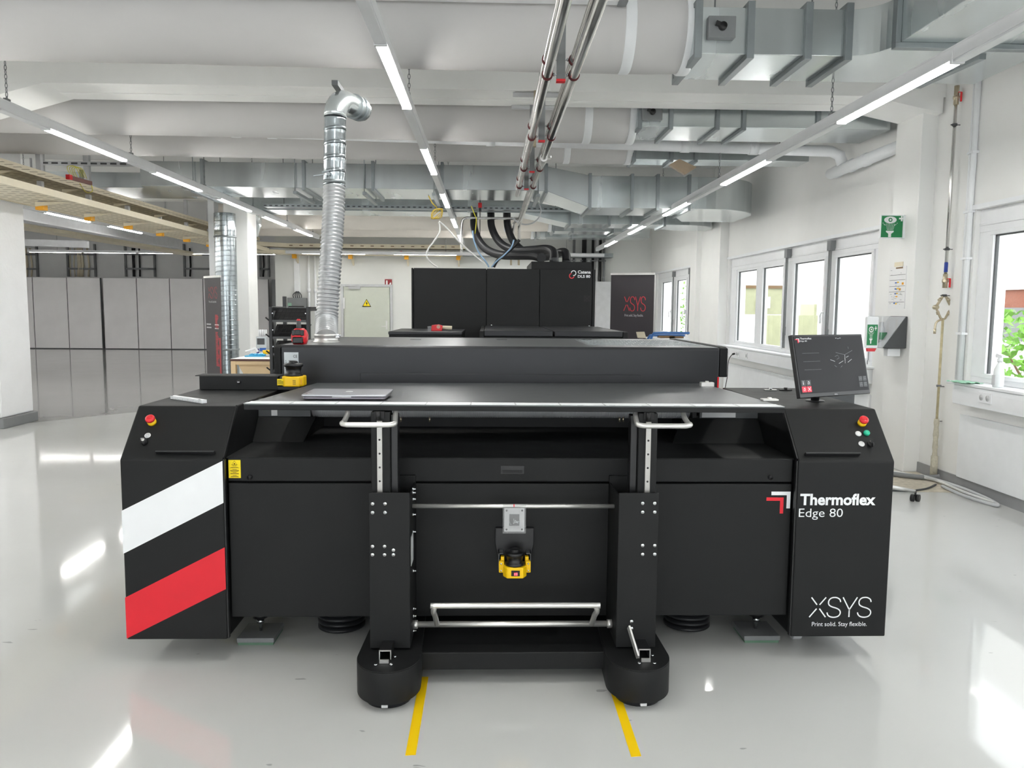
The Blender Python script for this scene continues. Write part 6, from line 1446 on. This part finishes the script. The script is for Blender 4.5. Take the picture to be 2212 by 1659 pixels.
for p0, p1 in ((185, 226), (592, 622)):
    v = MB().cyl((GX, GY, Zp(p1)), (GX, GY, Zp(p0)), .021, 14).cyl((GX, GY, Zp(p1)+.05), (GX, GY, Zp(p1)+.075), .027, 6).lathe((GX-.02, GY-.02, (Zp(p0)+Zp(p1))/2), [(.012, 0), (.012, .03)], (-.6, -1, 0), 10).build('ball_valve', 'brass', t)
    z = (Zp(p0)+Zp(p1))/2; MB().box(GX+.02, GY-.035, z-.06, GX+.034, GY-.022, z+.02).bar((GX, GY-.03, z+.02), (GX+.03, GY-.03, z+.02), .012, .006).build('valve_lever', 'redbtn', t, .002)
MB().lathe((GX, GY, Zp(588)), [(.0145, 0), (.016, .002), (.016, .085), (.0145, .087)], seg=14).build('blue_tag', mat('blue_tag', (42, 66, 150), .5), t)
zt_, zm, zb = Zp(640), Zp(664), Zp(690)
for sx in (-1, 1):
    MB().tube([(GX, GY, zt_+.01), (GX+sx*.02, GY, zt_-.01), (GX+sx*.072, GY, zm)], .012, 10).tube([(GX+sx*.072, GY, zm), (GX+sx*.02, GY, zb+.008), (GX, GY, zb)], .010, 10).build('diamond_pipe', 'brass', t)
    MB().lathe((GX+sx*.072, GY-.03, zm), [(.014, 0), (.022, .01), (.022, .05), (.014, .06)], (0, 1, 0), 14).cyl((GX+sx*.045, GY, (zm+zb)/2-.01), (GX+sx*.053, GY, (zm+zb)/2+.015), .015, 8).cyl((GX+sx*.03, GY, zt_-.022), (GX+sx*.048, GY, zt_-.04), .016, 8).build('regulator', 'brass', t)
MB().tube(catmull([(GX-.005, GY, zb), (GX-.05, GY-.02, zb-.012), (GX-.075, GY-.02, zb-.04), (GX-.08, GY-.02, zb-.11)], 5), .009, 10).cyl((GX-.08, GY-.02, zb-.13), (GX-.08, GY-.02, zb-.085), .012, 10).build('outlet_spout', 'brass', t)
# wall conduits beside the first window
for x, y, r, lab in ((4.15, 6.83, .016, 'thin white conduit running up the wall beside the gas pipe'), (4.145, 6.78, .024, 'thicker white conduit beside the frame of the spray bottle window')):
    t = thing('wall_conduit', lab, 'conduit', (x, y, .93)); MB().cyl((x, y, .95), (x, y, CEIL), r, 12).build('tube', 'white', t)
    for z in (1.35, 2.0, 2.4, 2.9): MB().box(x-r-.006, y-r-.01, z, RX, y+r+.01, z+.02).build('clip', 'white', t)
# spray bottle and green cloth on the sill
p = V((4.075, 6.15, .951)); t = thing('spray_bottle', 'white translucent spray bottle standing on the window sill', 'bottle', p)
MB().lathe(p, [(.036, 0), (.04, .006), (.04, .10), (.036, .14), (.02, .18), (.014, .19), (.014, .21)], seg=24).build('bottle_body', mat('milky_plastic', (226, 230, 230), .35), t)
MB().box(p.x-.042, p.y-.02, .97, p.x-.039, p.y+.02, 1.05).build('label', 'lgrey', t)
MB().lathe(p+V((0, 0, .205)), [(.018, 0), (.018, .02), (.012, .024), (.012, .035), (0, .036)], seg=16).prism([p+V((-.015, .03, .235)), p+V((-.015, -.045, .24)), p+V((-.015, -.05, .255)), p+V((-.015, .02, .27)), p+V((-.015, .035, .255))], (.03, 0, 0)).tube([p+V((0, -.03, .238)), p+V((0, -.035, .215)), p+V((0, -.025, .2))], .005, 6).build('trigger_head', 'white', t)
vs = []; n_ = 10
R = random.Random(12)
q = V((4.07, 6.56, .951))
for i in range(n_+1):
    for j in range(n_+1): vs.append(q+V((-.10+.16*i/n_, -.15+.28*j/n_, .006+.004*sin(i*1.3)+.003*cos(j*1.7))))
m = MB(); m.add(vs+[v-V((0, 0, .006)) for v in vs], [(i*(n_+1)+j, (i+1)*(n_+1)+j, (i+1)*(n_+1)+j+1, i*(n_+1)+j+1) for i in range(n_) for j in range(n_)], smooth=True)
N_ = (n_+1)**2
m.f += [[N_+v for v in reversed(f)] for f in m.f[:n_*n_]]; m.m += [0]*(n_*n_); m.sm += [True]*(n_*n_)
solo(m, 'cleaning_cloth', 'teal', 'flat green cleaning cloth lying on the sill at the window corner', 'cloth')
# dirty bare patch and loose cables at the pilaster foot
m = MB().prism([(3.05, 7.4, 0), (3.2, 6.6, 0), (3.9, 6.55, 0), (4.14, 6.5, 0), (4.15, 7.39, 0), (4.0, 7.39, 0), (3.9, 7.9, 0), (3.3, 7.9, 0)], (0, 0, .004)); solo(m, 'bare_floor_patch', 'dirt', 'dusty bare floor patch at the foot of the gas pipe', 'floor patch')
def fc(lab, pts, r, m, nm='loose_cable'): solo(MB().tube(catmull([V(p) for p in pts], 8), r, 8), nm, m, lab, 'cable')
fc('pale loose cable lying from the pilaster foot towards the window wall', [(3.75, 7.6, .02), (3.9, 7.2, .03), (4.05, 6.9, .03), (4.06, 6.5, .02), (4.08, 6.1, .02)], .012, 'cable')
fc('grey loose cable looped along the skirting below the spray bottle', [(4.0, 7.05, .04), (4.1, 6.7, .03), (4.12, 6.3, .02), (4.05, 6.02, .02), (3.98, 6.3, .02), (4.0, 6.7, .02)], .014, 'lgrey')
fc('dark cable bundle lying at the foot of the gas pipe', [(3.6, 7.35, .02), (3.8, 7.15, .03), (4.0, 7.02, .03), (4.12, 6.95, .05)], .022, 'mgrey')
fc('thin dark cable curving over the dusty floor patch', [(3.15, 6.9, .012), (3.3, 6.66, .012), (3.55, 6.55, .012), (3.8, 6.62, .012), (4.0, 6.8, .012)], .009, 'dgrey')
# office chair foot behind the machine
t = thing('office_chair', 'office chair leg with black caster peeking out behind the lettered cabinet', 'chair', (3.0, 6.45, 0))
c0 = V((3.0, 6.45, .12)); h = c0
for k in range(5):
    a = radians(-30+72*k); e = c0+V((.5*cos(a)*1.15, .5*sin(a)*.9, -.035))
    lg_ = MB().tube([c0, c0.lerp(e, .6)+V((0, 0, .008)), e], [.022, .018, .013], 10).build('base_leg', 'brushed', t)
    MB().cyl(e+V((-.012, -.006, -.055)), e+V((-.03, .012, -.055)), .03, 16).cyl(e+V((.012, .006, -.055)), e+V((.03, -.012, -.055)), .03, 16).cyl(e+V((0, 0, -.04)), e, .008, 8).build('caster', 'black2', t).parent = lg_
MB().cyl(c0, c0+V((0, 0, .3)), .025, 14).build('gas_column', 'black2', t)
MB().prism(*slab(2.77, 3.22, 6.22, 6.68, .42, .50, .08)).build('seat', 'dgrey', t, .02)
MB().prism(*slab(2.80, 3.18, 6.69, 6.75, .58, .86, .02)).bar((3.0, 6.65, .46), (3.0, 6.72, .64), .05, .02).build('backrest', 'dgrey', t, .015)
# floor tapes
for x0, x1, y0, y1, lab in ((-.282, -.246, 2.605, 3.19, 'yellow floor tape strip beside the foot of the trolley under the striped side'), (.503, .539, 2.585, 3.20, 'yellow floor tape strip beside the trolley foot with the brake lever')):
    solo(MB().prism([(x0, y0, 0), (x1, y0+.004, 0), (x1, y1, 0), (x0, y1, 0)], (0, 0, .0012)), 'floor_tape', 'tape', lab, 'tape')
